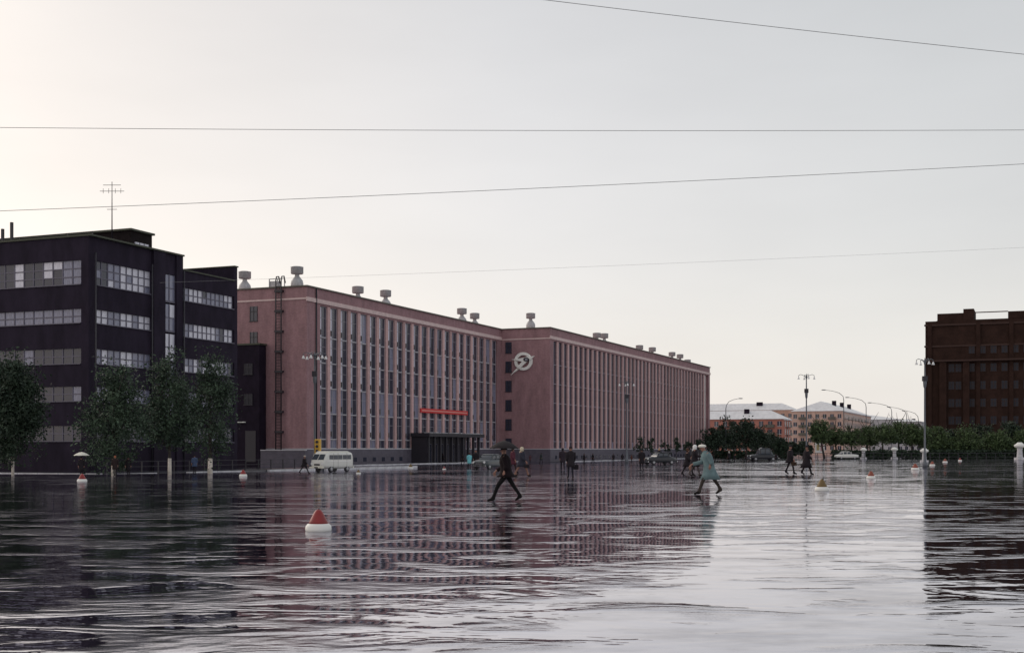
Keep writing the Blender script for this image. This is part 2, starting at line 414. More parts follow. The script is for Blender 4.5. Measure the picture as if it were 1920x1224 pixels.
# fire ladder, downpipe, hatch
lb = solve_b(O1, 525, 0); f = MB()
for s in (-.38, .38):
    f.tube([(-.35, lb+s, .8), (-.35, lb+s, 22.6), (-.2, lb+s, 23.1), (.3, lb+s, 23.2), (.6, lb+s, 22.4)], .08, 6)
for k in range(60): f.box(-.37, -.33, lb-.38, lb+.38, 1+.36*k, 1.05+.36*k)
for k in range(9): f.box(-.42, 0, lb-.55, lb+.55, 1.6+2.45*k, 1.85+2.45*k)
f.build('fire_ladder', M['iron'], fac)
da = solve_a(O1, 593, -.1)
MB().tube([(da, -.14, 2), (da, -.14, 21.7)], .09, 8).build('downpipe', M['iron'], fac)
f = MB(); hb = solve_b(O1, 513, 2)
for q in (-1.6, -.6, .6): f.box(2, 2.1, hb+q, hb+q+.1, TOP, TOP+1.5)
f.box(2, 2.1, hb-1.6, hb+.7, TOP+1.4, TOP+1.5); f.box(2.1, 3, hb-.5, hb+.6, TOP, TOP+1.2)
f.build('roof_hatch', M['metal'], fac)
# ventilators
vn = MB().lathe([(.78, -1.6), (.78, .1), (.70, .45), (.30, .95), (.28, 1.15), (.5, 1.3)], 18).mesh('ventilator', M['metal'])
vd = MB().lathe([(.72, 1.25), (.78, 1.3), (.78, 2.05), (.82, 2.1), (.6, 2.16)], 18).mesh('drum', M['metal'])
def vent(a, b, pytop):
    z = zrel(O1, a, b, pytop, BZ)-2.16
    v = link('ventilator', vn, fac, (a, b, z)); link('drum', vd, v)
vent(2.5, solve_b(O1, 459, 2.5), 509); vent(3, solve_b(O1, 557, 3), 500)
for px, py in ((671,537),(723,544),(866,578),(890,587)): vent(solve_a(O1, px, 2.5), 2.5, py)
for px, py in ((995,587),): vent(solve_a(O1, px, PW+6), PW+6, py)
for px, py in ((1119,624),(1133,625),(1199,647),(1223,651),(1260,660),(1275,664),(1289,674)): vent(solve_a(O1, px, PW+3), PW+3, py)
# emblem on the wing's side wall (coordinates u to the right, z up, in pixels of the enlargement)
em = link('emblem', None, fac, (LEN1, 0, 0))
def eu(x, y):    # enlargement pixel -> (local y, local z) on wall plane a = LEN1
    px, py = 930+x/13.6, 630+y/13.6
    b = solve_b(O1, px, LEN1); return b, zrel(O1, LEN1, b, py, BZ)
def epoly(name, pts, d0, d1, m):
    q = [eu(*p_) for p_ in pts]; k = MB(); n = len(q)
    k.v = [(-d0, b, z) for b, z in q]+[(-d1, b, z) for b, z in q]
    k.f = [tuple(range(n)), tuple(reversed(range(n, 2*n)))]+[(i, i+n, (i+1) % n+n, (i+1) % n) for i in range(n)]
    k.m = [0]*len(k.f); k.sm = [False]*len(k.f); return k.build(name, m, em)
def ering(name, cx, cy, r0, r1x, r1y, r0y, d0, d1, m, seg=36):
    k = MB(); R = []
    for i in range(seg):
        a = 2*math.pi*i/seg
        R.append([( -d0, *eu(cx+r0*math.cos(a), cy+r0y*math.sin(a))), (-d1, *eu(cx+r0*math.cos(a), cy+r0y*math.sin(a))),
                  (-d1, *eu(cx+r1x*math.cos(a), cy+r1y*math.sin(a))), (-d0, *eu(cx+r1x*math.cos(a), cy+r1y*math.sin(a)))])
    k.rings(R+[R[0]], caps=False, smooth=False); return k.build(name, m, em)
ering('ring', 716, 645, 155, 228, 230, 158, .10, .42, M['emblem'])
epoly('arrow_head', [(420,600),(560,588),(740,556),(830,530),(800,480),(850,470),(895,560),(850,640),(700,662),(560,628)], .43, .62, M['emblem'])
epoly('arrow_shaft', [(700,655),(850,632),(640,825),(560,808)], .43, .64, M['emblem'])
epoly('arrow_tail', [(548,832),(604,848),(398,998)], .12, .5, M['emblem'])
epoly('arrow_point', [(868,540),(1022,505),(915,602),(880,604)], .44, .6, M['emblem'])
ering('lens_ring', 810, 604, 42, 74, 50, 26, .63, .72, M['iron'], 24)
epoly('lens', [(810+42*math.cos(i*.5236), 604+26*math.sin(i*.5236)) for i in range(12)], .63, .70, M['lens'])
# red banner and entrance portico
b0, b1 = solve_a(O1, 789, -.2), solve_a(O1, 877, -.2)
zb = zrel(O1, b0, 0, 773, BZ)
bn = tag(MB().box(b0, b1, -.22, -.08, zb, zb+.62).build('banner', M['red'], None), 'long thin red banner across the factory piers above the dark portico', 'banner')
bn.location = fac.location; bn.rotation_euler = fac.rotation_euler
MB().box(b0+.3, b1-.3, -.24, -.221, zb+.22, zb+.40).build('banner_stripe', M['pink'], bn)
a0, a1, pp = solve_a(O1, 770, 0), solve_a(O1, 903, -3), -2.6
pt = link('portico', None, fac)
MB().box(a0-.3, a1+.9, pp-.5, -.12, 3.85, 4.35).build('canopy_roof', M['iron'], pt)
f = MB(); q = a0
while q < a1+.5:
    wd_ = random.uniform(.5, 2.6); f.box(q, min(q+wd_, a1+.6), pp-.3, pp+.5, 4.35, 4.35+random.uniform(.06, .13)); q += wd_+random.uniform(.1, 1.2)
f.build('canopy_edging', M['sill'], pt)
MB().box(a0, a1, -.35, -.125, .1, 3.85).build('door_wall', M['iron'], pt)
MB().box(a0, a0+.25, pp, -.36, .1, 3.85).build('side_wall', M['iron'], pt)
cm = MB().box(-.16, .16, -.16, .16, .08, 3.85).mesh('column', M['iron'])
for i in range(10): link('column', cm, pt, (a0+.3+(a1-a0-.6)*i/9, pp, 0))
dm = MB().box(-.55, .55, -.05, 0, 0, 2.6, 1).box(-.62, -.55, -.1, 0, 0, 2.6).box(.55, .62, -.1, 0, 0, 2.6).box(-.62, .62, -.1, 0, 2.6, 2.7).box(-.04, .04, -.09, -.05, 0, 2.6)
dm = dm.mesh('door', [M['dframe'], M['dglass']])
for i in range(9): link('door', dm, pt, (a0+.3+(a1-a0-.6)*(i+.5)/9, -.36, .15))
MB().box(a0-.8, a1+1.2, pp-1.2, -.125, -.2, .08).build('doorstep', M['kerb'], pt)
# pavement along the factory
def local_struct(name, m_, boxes, O, z):
    b = MB()
    for q in boxes: b.box(*q)
    o = struct(b.build(name, m_)); o.location = (O[0], O[1], z); o.rotation_euler = (0, 0, TH); return o
local_struct('pavement', M['pave'], [(-3, LEN1-1, -3.4, -.13, -.3, .06), (LEN1-1, LEN2+4, PW-2.2, PW-.13, -.3, .06)], O1, BZ)
ks = thing('kerb', 'pale stone kerb along the foot of the pink factory', 'kerb', (O1[0], O1[1], BZ), TH)
kmesh = MB().box(-.95, .95, -.12, .12, -.2, .13).mesh('kerb_stone', M['kerb']); kk = -3.0
while kk < LEN1-2:
    link('kerb_stone', kmesh, ks, (kk+1, -3.55, random.uniform(-.02, .02))); kk += 1.96
kk = LEN1-1
while kk < LEN2+3:
    link('kerb_stone', kmesh, ks, (kk+1, PW-2.35, random.uniform(-.02, .02))); kk += 1.96

# ------------------------------------------------------------ annex between the two blocks
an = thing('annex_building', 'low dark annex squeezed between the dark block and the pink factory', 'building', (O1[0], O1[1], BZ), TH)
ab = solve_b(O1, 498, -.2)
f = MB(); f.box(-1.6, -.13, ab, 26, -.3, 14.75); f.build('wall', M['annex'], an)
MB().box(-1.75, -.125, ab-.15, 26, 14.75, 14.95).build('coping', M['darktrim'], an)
g = MB(); g.box(-1.66, -1.59, 0, 1.5, .5, 4.3); g.build('door', M['iron'], an, (0, solve_b(O1, 470, -1.6)-.75, 0))
fm = punched(1.2, 1.3, 'bglass', 'iron')
for z in (3.4,): pass
for i, z in enumerate((7.5, 11.2)): link('window', fm, an, (-1.62, solve_b(O1, 466, -1.6), z))
MB().box(-1.9, -1.62, solve_b(O1, 461, -1.6), solve_b(O1, 447, -1.6), 5.3, 5.42).build('shelf_lamp', M['white'], an)
# low wall in front of the factory side
lw0, lw1 = solve_b(O1, 575, -3.5), solve_b(O1, 491, -3.5)
lwall = thing('yard_wall', 'low grey yard wall with a white top at the factory corner', 'wall', (O1[0], O1[1], BZ), TH)
MB().box(-3.8, -3.5, lw0, lw1, -.3, 1.9).build('wall', M['plinth'], lwall)
MB().box(-3.85, -3.45, lw0, lw1, 1.9, 2.0).build('coping', M['sill'], lwall)

# ------------------------------------------------------------ dark block on the left
K = ((166-CX)/F*102, 102.0); LZ = -0.45
dk = thing('office_block', 'dark office block with long ribbon windows on the left', 'building', (K[0], K[1], LZ), TH)
aM, aT, aW = solve_a(K, 285), solve_a(K, 339), solve_a(K, 445)
bands = [(15.14,17.15),(12.06,13.26),(8.8,10.09),(5.8,7.05),(2.6,3.9)]
wbands = [(15.1,16.35),(11.9,13.2),(8.8,10.1),(5.8,7.05),(2.6,3.9)]
HM, HW, D2, R2 = 18.98, 17.8, 30, .35
f = MB()
f.box(R2, aT, R2, D2, -.5, HM); f.box(aT, aW-.5, R2, D2, -.5, HW)
f.box(aW-.5, aW, .0, D2, -.5, HW); f.box(aW-.5, aW, .0, D2, HW, 19.15)      # end wall rises over the wing's roof
def spandrels(bs, top, lo, hi, axis):
    zz = -.5; seq = []
    for z0, z1 in sorted(bs): seq.append((zz, z0)); zz = z1
    seq.append((zz, top))
    for z0, z1 in seq:
        if axis == 'a': f.box(lo, hi, 0, R2, z0, z1)
        else: f.box(0, R2, lo, hi, z0, z1)
c0, c1 = .95, aM-.05
spandrels(bands, HM, c0, c1, 'a'); f.box(0, c0, 0, R2, -.5, HM)
f.box(aM-.05, aM+1.5, -.25, R2, -.5, HM)                                       # stair tower pillars
s0, s1 = solve_a(K, 306), solve_a(K, 327)
f.box(s1, aT, -.25, R2, -.5, HM); f.box(aM+1.5, s0, -.25, R2, -.5, HM)
f.box(s0, s1, -.1, R2, solve_a and 17.2, HM); f.box(s0, s1, -.1, R2, -.5, 4.2)
spandrels(wbands, HW, aT, aW-.5, 'a')
bc = solve_b(K, 152)
spandrels(bands, HM, bc, D2, 'b'); f.box(0, R2, R2, bc, -.5, HM)
f.build('wall', M['darkwall2'], dk)
f = MB(); f.box(-.15, aT+.1, -.35, .3, HM, HM+.14); f.box(-.15, .3, .3, D2, HM, HM+.14); f.box(aT+.1, aW-.52, -.12, .3, HW, HW+.12); f.box(aW-.55, aW+.06, -.1, D2, 19.15, 19.27)
f.build('coping', M['darktrim'], dk)
for a_ in (.45, aM-.4, aT+.02):
    MB().tube([(a_, -.34, .1), (a_, -.34, HW-.1)], .07, 8).build('downpipe', M['iron'], dk)
# ribbon windows
PU = {k: MB().box(0, 1, 0, 1, 0, 1).mesh('pane', M[m]) for k, m in (('d', 'dglass'), ('m', 'mglass'), ('c', 'cglass'))}
def ribbon(lo, hi, z0, z1, cols, rows, axis, weights, off=.2):
    L_ = hi-lo; H_ = z1-z0; f = MB(); t_ = .05
    wn = link('window', None, dk, (lo, off, z0) if axis == 'a' else (off, lo, z0), 0)
    if axis == 'b': pass
    def bx(u0, u1, v0, v1, d0, d1):
        if axis == 'a': f.box(u0, u1, d0, d1, v0, v1)
        else: f.box(d0, d1, u0, u1, v0, v1)
    for i in range(cols+1):
        x = L_*i/cols; bx(max(0, x-t_), min(L_, x+t_), 0, H_, -.05, .05)
    for j in range(rows+1):
        z = H_*j/rows; bx(0, L_, max(0, z-.04), min(H_, z+.04), -.045, .045)
    bx(0, L_, -.0, .07, -.30, -.05)
    f.build('frame', M['dframe'], wn)
    state = 'm'
    for i in range(cols):
        if random.random() < .55: state = random.choices('dmc', weights)[0]
        for j in range(rows):
            s_ = state if random.random() < .9 else random.choices('dmc', weights)[0]
            w_, h_ = L_/cols-.1, H_/rows-.08
            if axis == 'a': link('pane', PU[s_], wn, (L_*i/cols+.05, 0, H_*j/rows+.04), 0, (w_, .04, h_))
            else: link('pane', PU[s_], wn, (0, L_*i/cols+.05, H_*j/rows+.04), 0, (.04, w_, h_))
for k, (z0, z1) in enumerate(bands):
    br = [.05, .35, .6] if k < 3 else ([.3, .6, .1] if k == 3 else [.9, .1, 0])  # front panes mostly pale: bright sky reflection painted into the glass colour
    ribbon(c0, c1, z0, z1, 9, 3 if k == 0 else 2, 'a', br)
    br = [.62, .20, .18] if k < 3 else [.9, .1, 0]
    ribbon(bc, bc+12, z0, z1, 12, 3 if k == 0 else 2, 'b', br)
    ribbon(bc+12.1, D2, z0, z1, 12, 2, 'b', br)
for k, (z0, z1) in enumerate(wbands):
    ribbon(aT+.05, aW-.6, z0, z1, 12, 2, 'a', [.1, .3, .6] if k < 3 else [.8, .2, 0])  # wing panes pale likewise, standing in for reflected sky
zz = 17.2
for k in range(5):
    h_ = 2.45; f = MB()
    wn = link('window', None, dk, (s0, -.02, zz-h_), 0)
    L_ = s1-s0
    for i in range(3): f.box(max(0, L_*i/2-.06), min(L_, L_*i/2+.06), -.04, .08, 0, h_)
    f.box(0, L_, -.05, .09, 0, .16); f.box(0, L_, -.04, .08, h_*.5, h_*.5+.07)
    f.build('frame', M['dframe'], wn)
    for i in range(2):
        for j in range(2):
            link('pane', PU['c' if random.random() < (.45 if k < 3 else .1) else 'm'], wn, (L_*i/2+.06, 0, .16+j*(h_-.16)/2), 0, (L_/2-.12, .06, (h_-.16)/2-.04))
    zz -= h_+.12
# penthouse, aerial, railing
PC = (-.2979*116.5, 116.5)
la = (PC[0]-K[0])*AX+(PC[1]-K[1])*AY; lb_ = (PC[0]-K[0])*BX+(PC[1]-K[1])*BY
ph = link('penthouse', None, dk, (la, lb_, 0))
MB().box(0, solve_a(PC, 285), 0, 17, HM, 21.9).build('wall', M['darkwall'], ph)
MB().box(-.2, solve_a(PC, 285)+.2, -.2, 17.2, 21.9, 22.08).build('coping', M['darktrim'], ph)
f = MB(); f.box(.5, 2.5, -.05, -.003, 20.0, 20.95, 1)
for i in range(4): f.box(.5+i*.65, .56+i*.65, -.08, -.05, 20, 20.95)
f.box(.4, 2.6, -.12, -.003, 19.9, 20.0, 0); f.build('window', [M['dframe'], M['cglass']], ph)
bb = solve_b(K, 10, 4)
f = MB()
for q in range(10): f.tube([(4, 3+q*2.6, HM), (4, 3+q*2.6, HM+1.15)], .035, 6)
f.tube([(4, 3, HM+1.15), (4, 27, HM+1.15)], .03, 6); f.tube([(4, 3, HM+.6), (4, 27, HM+.6)], .02, 6)
f.build('roof_railing', M['iron'], dk)
for px, h_ in ((22, 1.7), (5, 1.2)):
    b_ = solve_b(K, px, 3); MB().box(2.9, 3.1, b_-.1, b_+.1, HM, HM+h_+.6).build('vent_pipe', M['iron'], dk)
b_ = solve_b(K, 210, 12); zt = zrel(K, 12, b_, 341, LZ)
an_ = MB(); an_.tube([(0, 0, 21), (0, 0, zt)], [.06, .03], 6)
for z_, l_ in ((zt-.3, .8), (zt-.85, 1.1), (zt-2.5, .45)):
    an_.tube([(l_*-.38, l_*.925, z_), (l_*.38, -l_*.925, z_)], .025, 5)
for q in (-.8, -.3, .3, .8): an_.tube([(q*-.38, q*.92, zt-1.05), (q*-.38, q*.92, zt-.6)], .02, 5)
tag(an_.build('roof_aerial', M['iron']), 'tall thin television aerial standing on the dark block roof', 'antenna').location = (K[0]+12*AX+b_*BX, K[1]+12*AY+b_*BY, LZ)
bpy.data.objects['roof_aerial'].rotation_euler = (0, 0, TH)
# pavement, kerb and railing at its foot
local_struct('pavement', M['pave'], [(-6, aW+20, -6.5, 0, -.4, .16), (-6, 0, 0, 40, -.4, .16)], K, LZ)
kl = thing('kerb', 'broken pale kerb in front of the dark left block', 'kerb', (K[0], K[1], LZ), TH)
for i in range(26):
    if i in (3, 4, 9, 10, 15): continue
    link('kerb_stone', kmesh, kl, (-5+1.96*i, -6.65, .06))
for i in range(10):
    o = link('kerb_stone', kmesh, kl, (-6.15, -5.5+1.96*i, .10), math.pi/2)
fe = thing('street_railing', 'low dark iron railing on the pavement before the dark block', 'railing', (K[0], K[1], LZ), TH)
pm2 = MB().box(-.04, .04, -.04, .04, 0, 1.0).mesh('post', M['iron'])
for i in range(15): link('post', pm2, fe, (-5+2*i, -6.0, .1))
for z in (.95, .55): MB().box(-5, 23, -6.02, -5.98, z+.1, z+.14).build('rail', M['iron'], fe)

# ------------------------------------------------------------ brown block on the right
Rr = ((1735-CX)/F*330, 330.0)
rb = thing('brown_block', 'dark brown brick block rising behind the hedge at the right edge', 'building', (Rr[0], Rr[1], BZ), TH)
def rz_(py, b=0): return zrel(Rr, 0, b, py, BZ)
def rbx(px): return solve_b(Rr, px, 0)
zt = rz_(603); f = MB()
f.box(0, 16, -75, 0, -1, zt)
zt2 = rz_(597.5, rbx(1860))
f.box(.3, 15, -74, rbx(1756), zt, zt2)
f.box(0.8, 12, rbx(1826), rbx(1757), zt2, rz_(587, rbx(1780))); f.box(0.4, 12, rbx(1826), rbx(1806), zt2, rz_(579, rbx(1806)))
f.box(0.2, 12, -74, rbx(1890), zt2, rz_(583, rbx(1900)))
f.box(-1.2, 0, rbx(1775), rbx(1762), -1, rz_(676, rbx(1765))); f.box(-1.2, 0, rbx(1818), rbx(1806), -1, rz_(676, rbx(1815)))
f.build('wall', M['rbrick'], rb)
f = MB()
for py, d in ((608, .4), (676, 1.6), (648, .25)): f.box(-d, -.003, -75, .25, rz_(py, -10)-.2, rz_(py, -10)+.25)
f.box(.5, .7, rbx(1890), rbx(1826), rz_(585.5, rbx(1850)), rz_(585.5, rbx(1850))+.25)
f.build('ledge', M['rtrim'], rb)
pw = punched(1.5, 2.0, 'bglass', 'rtrim')
for r_, py in enumerate((662, 696, 729, 762, 795, 828)):
    for px in [1784, 1797]+[1822+20.5*i for i in range(12)]:
        if 1775 < px < 1818 and r_ < 1: continue
        link('window', pw, rb, (-.04, rbx(px), rz_(py, rbx(1840))))
pil = MB().box(-.5, -.003, -.5, .5, -1, rz_(600, -5)-1).mesh('pilaster', M['rbrick'])
for px in (1741, 1832, 1894, 1956): link('pilaster', pil, rb, (0, rbx(px)-.3, 0))

# ------------------------------------------------------------ far apartment houses
def house(name, label, px_corner, Y, len_a, len_b, py_eave, rise, wallc, roofc, rows, cols_b, cols_a, seed, rise_kind='hip', chim=2):
    O = ((px_corner-CX)/F*Y, Y); z0 = BZ
    h = thing(name, label, 'apartment house', (O[0], O[1], z0), TH, 'apartment houses far down the street')
    eave = (HY-py_eave)/F*Y+CAMZ-z0
    MB().box(0, len_a, 0, len_b, -1, eave).build('wall', wallc, h)
    r = MB(); o = .5; s = rise
    if rise_kind == 'hip':
        ins = min(len_a, len_b)*.45
        if len_b >= len_a: q = [(len_a/2, ins, eave+s), (len_a/2, len_b-ins, eave+s)]
        else: q = [(ins, len_b/2, eave+s), (len_a-ins, len_b/2, eave+s)]
        c = [(-o,-o,eave),(len_a+o,-o,eave),(len_a+o,len_b+o,eave),(-o,len_b+o,eave)]
        if len_b >= len_a:
            r.quad([c[0], c[1], q[0]]); r.quad([c[1], c[2], q[1], q[0]]); r.quad([c[2], c[3], q[1]]); r.quad([c[3], c[0], q[0], q[1]])
        else:
            r.quad([c[0], c[1], q[1], q[0]]); r.quad([c[1], c[2], q[1]]); r.quad([c[2], c[3], q[0], q[1]]); r.quad([c[3], c[0], q[0]])
        r.quad(list(reversed(c)))
    ro = r.build('roof', roofc, h)
    rd = random.Random(seed)
    for i in range(chim):
        y_ = len_b*(.2+.6*rd.random()) if len_b >= len_a else len_b*.3; x_ = len_a*.3 if len_b >= len_a else len_a*(i+1)/(chim+1)
        MB().box(x_, x_+1.2, y_, y_+1.6, eave+s*.3, eave+s*1.15).build('chimney', M['annex'], ro)
    MB().box(-o*.9, len_a+.4, -o*.9, -.003, eave-.35, eave-.02).build('cornice', M['sill'], h)
    ph_ = (eave-1.5)/rows
    wb = MB().box(-.06, -.004, -.7, .7, 0, 1.6, 1).box(-.10, -.06, -.05, .05, 0, 1.6).box(-.14, -.004, -.8, .8, -.12, 0).mesh('window', [M['sill'], M['dglass']])
    wa = MB().box(-.7, .7, -.06, -.004, 0, 1.6, 1).box(-.05, .05, -.10, -.06, 0, 1.6).box(-.8, .8, -.14, -.004, -.12, 0).mesh('window', [M['sill'], M['dglass']])
    bal = MB().box(-1.5, -.004, -1.4, 1.4, -.5, -.35).box(-1.5, -1.42, -1.4, 1.4, -.35, .5).box(-1.42, -.004, -1.4, -1.32, -.35, .5).mesh('balcony', M['coping'])
    bala = MB().box(-1.6, 1.6, -1.4, -.004, -.5, -.35).box(-1.6, 1.6, -1.4, -1.32, -.35, .5).mesh('balcony', M['coping'])
    for r_ in range(rows):
        z = 1.8+ph_*r_
        for c_ in range(cols_b):
            y_ = len_b*(c_+.5)/cols_b; link('window', wb, h, (0, y_, z))
            if c_ % 4 == 1 and r_: link('balcony', bal, h, (0, y_, z))
        for c_ in range(cols_a):
            x_ = len_a*(c_+.5)/cols_a; link('window', wa, h, (x_, 0, z))
            if c_ % 3 == 1 and r_: link('balcony', bala, h, (x_, 0, z))
    return h
M['pinkw'] = mat('pink_render', (.60,.40,.33), .8, var=.15, vscale=.5)
M['redw'] = mat('red_render', (.42,.17,.13), .8, var=.15, vscale=.5)
M['orw'] = mat('orange_render', (.52,.33,.26), .8, var=.2, vscale=.5)
M['greyw'] = mat('grey_render', (.42,.40,.42), .8, var=.15, vscale=.5)
M['wroof'] = mat('wet_tin_roof', (.72,.71,.72), .4, var=.15, vscale=.6)
house('apartment_house', 'pink apartment house with pale hipped roof behind the ornate street lamp', 1581, 500, 90, 20, 770, 4.2, M['pinkw'], M['wroof'], 5, 7, 26, 1, chim=3)
house('apartment_house', 'orange apartment house with long pale roof right of the factory end', 1488, 560, 14, 62, 768, 3.2, M['orw'], M['wroof'], 5, 20, 3, 2, chim=4)
house('apartment_house', 'lower red house with bright white roof above the dark bushes', 1470, 420, 12, 36, 785, 3.0, M['redw'], M['wroof'], 4, 12, 3, 3, chim=1)
house('apartment_house', 'pale grey house seen between hedge and brown block', 1728, 620, 30, 14, 790, 1.5, M['greyw'], M['wroof'], 5, 5, 8, 4, chim=1)
house('apartment_house', 'grey roofed house far behind the row of curved street lights', 1690, 720, 40, 60, 786, 3, M['greyw'], M['wroof'], 4, 14, 6, 5, chim=3)

# ------------------------------------------------------------ vegetation
def crown_mesh(cr, n, ls, clumps, m, seed, flat=1.0, gap=.75):
    r = np.random.default_rng(seed); rx, ry, rz0 = cr
    d = r.normal(size=(clumps, 3)); d /= np.linalg.norm(d, axis=1)[:, None]
    rad = r.uniform(.15, 1, clumps)**.5*gap+r.uniform(-.15, .20, clumps)
    c = d*rad[:, None]*np.array([rx, ry, rz0]); cs = r.uniform(.10, .33, clumps)*min(rx, rz0); tp = 1-.42*np.clip(c[:, 2]/rz0, -.2, 1); c[:, :2] *= tp[:, None]; c[:, 2] *= 1.05
    k = r.integers(0, clumps, n); p = c[k]+np.clip(r.normal(size=(n, 3)), -1.7, 1.7)*cs[k][:, None]*np.array([1, 1, .85])
    u = r.normal(size=(n, 3)); u /= np.linalg.norm(u, axis=1)[:, None]; v = np.cross(u, r.normal(size=(n, 3))); v /= np.linalg.norm(v, axis=1)[:, None]
    s = ls*r.uniform(.6, 1.4, n)[:, None]
    P = np.stack([p-u*s, p+v*s*.55, p+u*s, p-v*s*.55], 1).reshape(-1, 3)
    me = bpy.data.meshes.new('crown'); me.from_pydata(P.tolist(), [], np.arange(4*n).reshape(-1, 4).tolist()); me.materials.append(m); return me
def tree(px, py, hpx, wpx, label, name='street_tree', cat='tree', group='street trees', m='leaf', n=5000, ls=.11, clumps=60, seed=1, crown_lo=.22, wash=True, lean=0, tr=.11, Y=None, gap=.75):
    P = foot(px, py)
    if Y: P = Vector(((px-CX)/F*Y, Y, gz(Y)))
    H = hpx/F*P.y*(1.08 if px > 1340 else 1); W = wpx/F*P.y
    t = thing(name, label, cat, P, random.uniform(-.3, .3), group)
    rd = random.Random(seed); zc = H*(crown_lo+1)/2; hz = H*(1-crown_lo)/2
    b = MB(); top = (lean*.5, 0, H*.85)
    b.tube([(0, 0, -.2), (lean*.1, .02, H*.15), (lean*.3, -.03, H*.5), top], [tr*1.25, tr, tr*.7, tr*.2], 8)
    for i in range(9):
        z = H*(crown_lo+.08+.06*i); a = rd.uniform(0, 6.28); l_ = W*.38*rd.uniform(.7, 1.1)
        s = Vector((lean*.3*z/(H*.5), 0, z)); b.tube([s, s+Vector((math.cos(a)*l_*.5, math.sin(a)*l_*.5, l_*.55)), s+Vector((math.cos(a)*l_, math.sin(a)*l_, l_*1.3))], [tr*.45, tr*.3, tr*.1], 6)
    tk = b.build('trunk', M['bark'], t)
    if wash: MB().tube([(0, 0, -.1), (lean*.07, .01, min(1.15, H*.14))], [tr*1.42, tr*1.28], 10).build('limewash', M['limewash'], tk)
    link('crown', crown_mesh((W/2, W/2, hz), n, ls, clumps, M[m], seed, gap=gap), t, (lean*.4, 0, zc))
    return t
tree(24, 0, 245, 130, 'large dark tree cut by the left edge of the picture', seed=3, n=16000, clumps=110, m='leafd', crown_lo=-.02, tr=.07, Y=88)
tree(212, 892, 195, 128, 'broad tree between the corner of the dark block and the railing', tr=.09, gap=.92, seed=4, n=9500, clumps=90, crown_lo=.10, ls=.10)
tree(318, 890, 225, 100, 'tall whitewashed tree in the middle of the pavement row', gap=.92, seed=5, n=9000, clumps=90, crown_lo=.13, ls=.10, tr=.095)
tree(394, 888, 214, 96, 'whitewashed tree beside the right end of the dark block', gap=.95, seed=6, n=8000, clumps=85, crown_lo=.13, ls=.10, tr=.13)
# saplings along the factory
for i, (px, h_) in enumerate(((1200, 42), (1222, 40), (1247, 38), (1268, 44), (1290, 38), (1312, 42))):
    tree(px, 862, h_, 20, ['thin young tree left of the parked dark saloon', 'young tree just behind the parked dark saloon', 'young tree right of the dark saloon', 'young tree by the far factory piers', 'young tree behind the woman in the white headscarf', 'young tree next to the far end of the factory'][i],
         'young_tree', group='young trees along the factory', m='leafd', n=260, ls=.20, clumps=14, seed=30+i, crown_lo=.25, wash=False, tr=.07, gap=.9)
# dark bushes and trees at the end of the factory
spec = [(1338, 62, 50), (1356, 72, 44), (1376, 66, 46), (1400, 72, 46), (1422, 58, 42), (1444, 46, 42), (1462, 36, 40), (1486, 28, 36), (1508, 26, 36)]
lab_ = ['dark tree touching the far end of the factory', 'second dark tree from the factory end', 'tall dark tree with a pointed top right of the factory', 'dark tree left of the dark lorry', 'tall dark tree above the dark lorry', 'dark tree before the lower red house', 'low dark tree right of the red house corner', 'low tree behind the walking couple', 'low tree behind the ornate lamp foot']
for i, (px, h_, w_) in enumerate(spec):
    tree(px, 0, h_, w_, lab_[i], 'dark_tree', group='dark trees beyond the factory', m='leafd', n=3000, ls=.25, clumps=34, seed=50+i, crown_lo=.08, wash=False, tr=.2, Y=290+12*(i % 3))
spec = [(1546, 68, 50, 7), (1570, 56, 54, 4), (1598, 54, 60, 2), (1626, 58, 56, 0), (1655, 60, 56, 0), (1685, 66, 60, 0), (1710, 62, 50, 0), (1734, 52, 40, 0)]
lab_ = ['leaning bushy tree at the left end of the clipped row', 'second leaning tree of the clipped row', 'third tree of the clipped green row', 'green tree of the row behind the first stone pillar', 'green tree between the two stone pillars', 'fuller green tree behind the second stone pillar', 'green tree next to last before the brown block', 'green tree at the corner of the brown block']
for i, (px, h_, w_, ln) in enumerate(spec):
    tree(px, 0, h_, w_, lab_[i], 'clipped_tree', group='clipped trees along the square', m='leafr', n=3200, ls=.22, clumps=46, seed=70+i, crown_lo=.34, wash=False, lean=-ln*.4, tr=.22, Y=285+6*(i % 2))
for i in range(7):
    px = 1758+27*i
    tree(px, 0, (60, 50, 56, 64, 52, 66, 54)[i], 54, 'tree of the dark hedge row, '+['first right of the brown block corner', 'under the left pilaster of the brown block', 'below the small windows of the brown block', 'midway along the brown block', 'in front of the brown block right half', 'left of the far right stone pillar', 'behind the far right stone pillar'][i],
         'hedge_tree', group='hedge trees below the brown block', m='leafd' if i % 2 else 'leafr', n=3200, ls=.24, clumps=40, seed=90+i, crown_lo=.04, wash=False, tr=.2, Y=282+5*(i % 2))
hb_ = MB().box(0, 0, 0, 0, 0, 0)
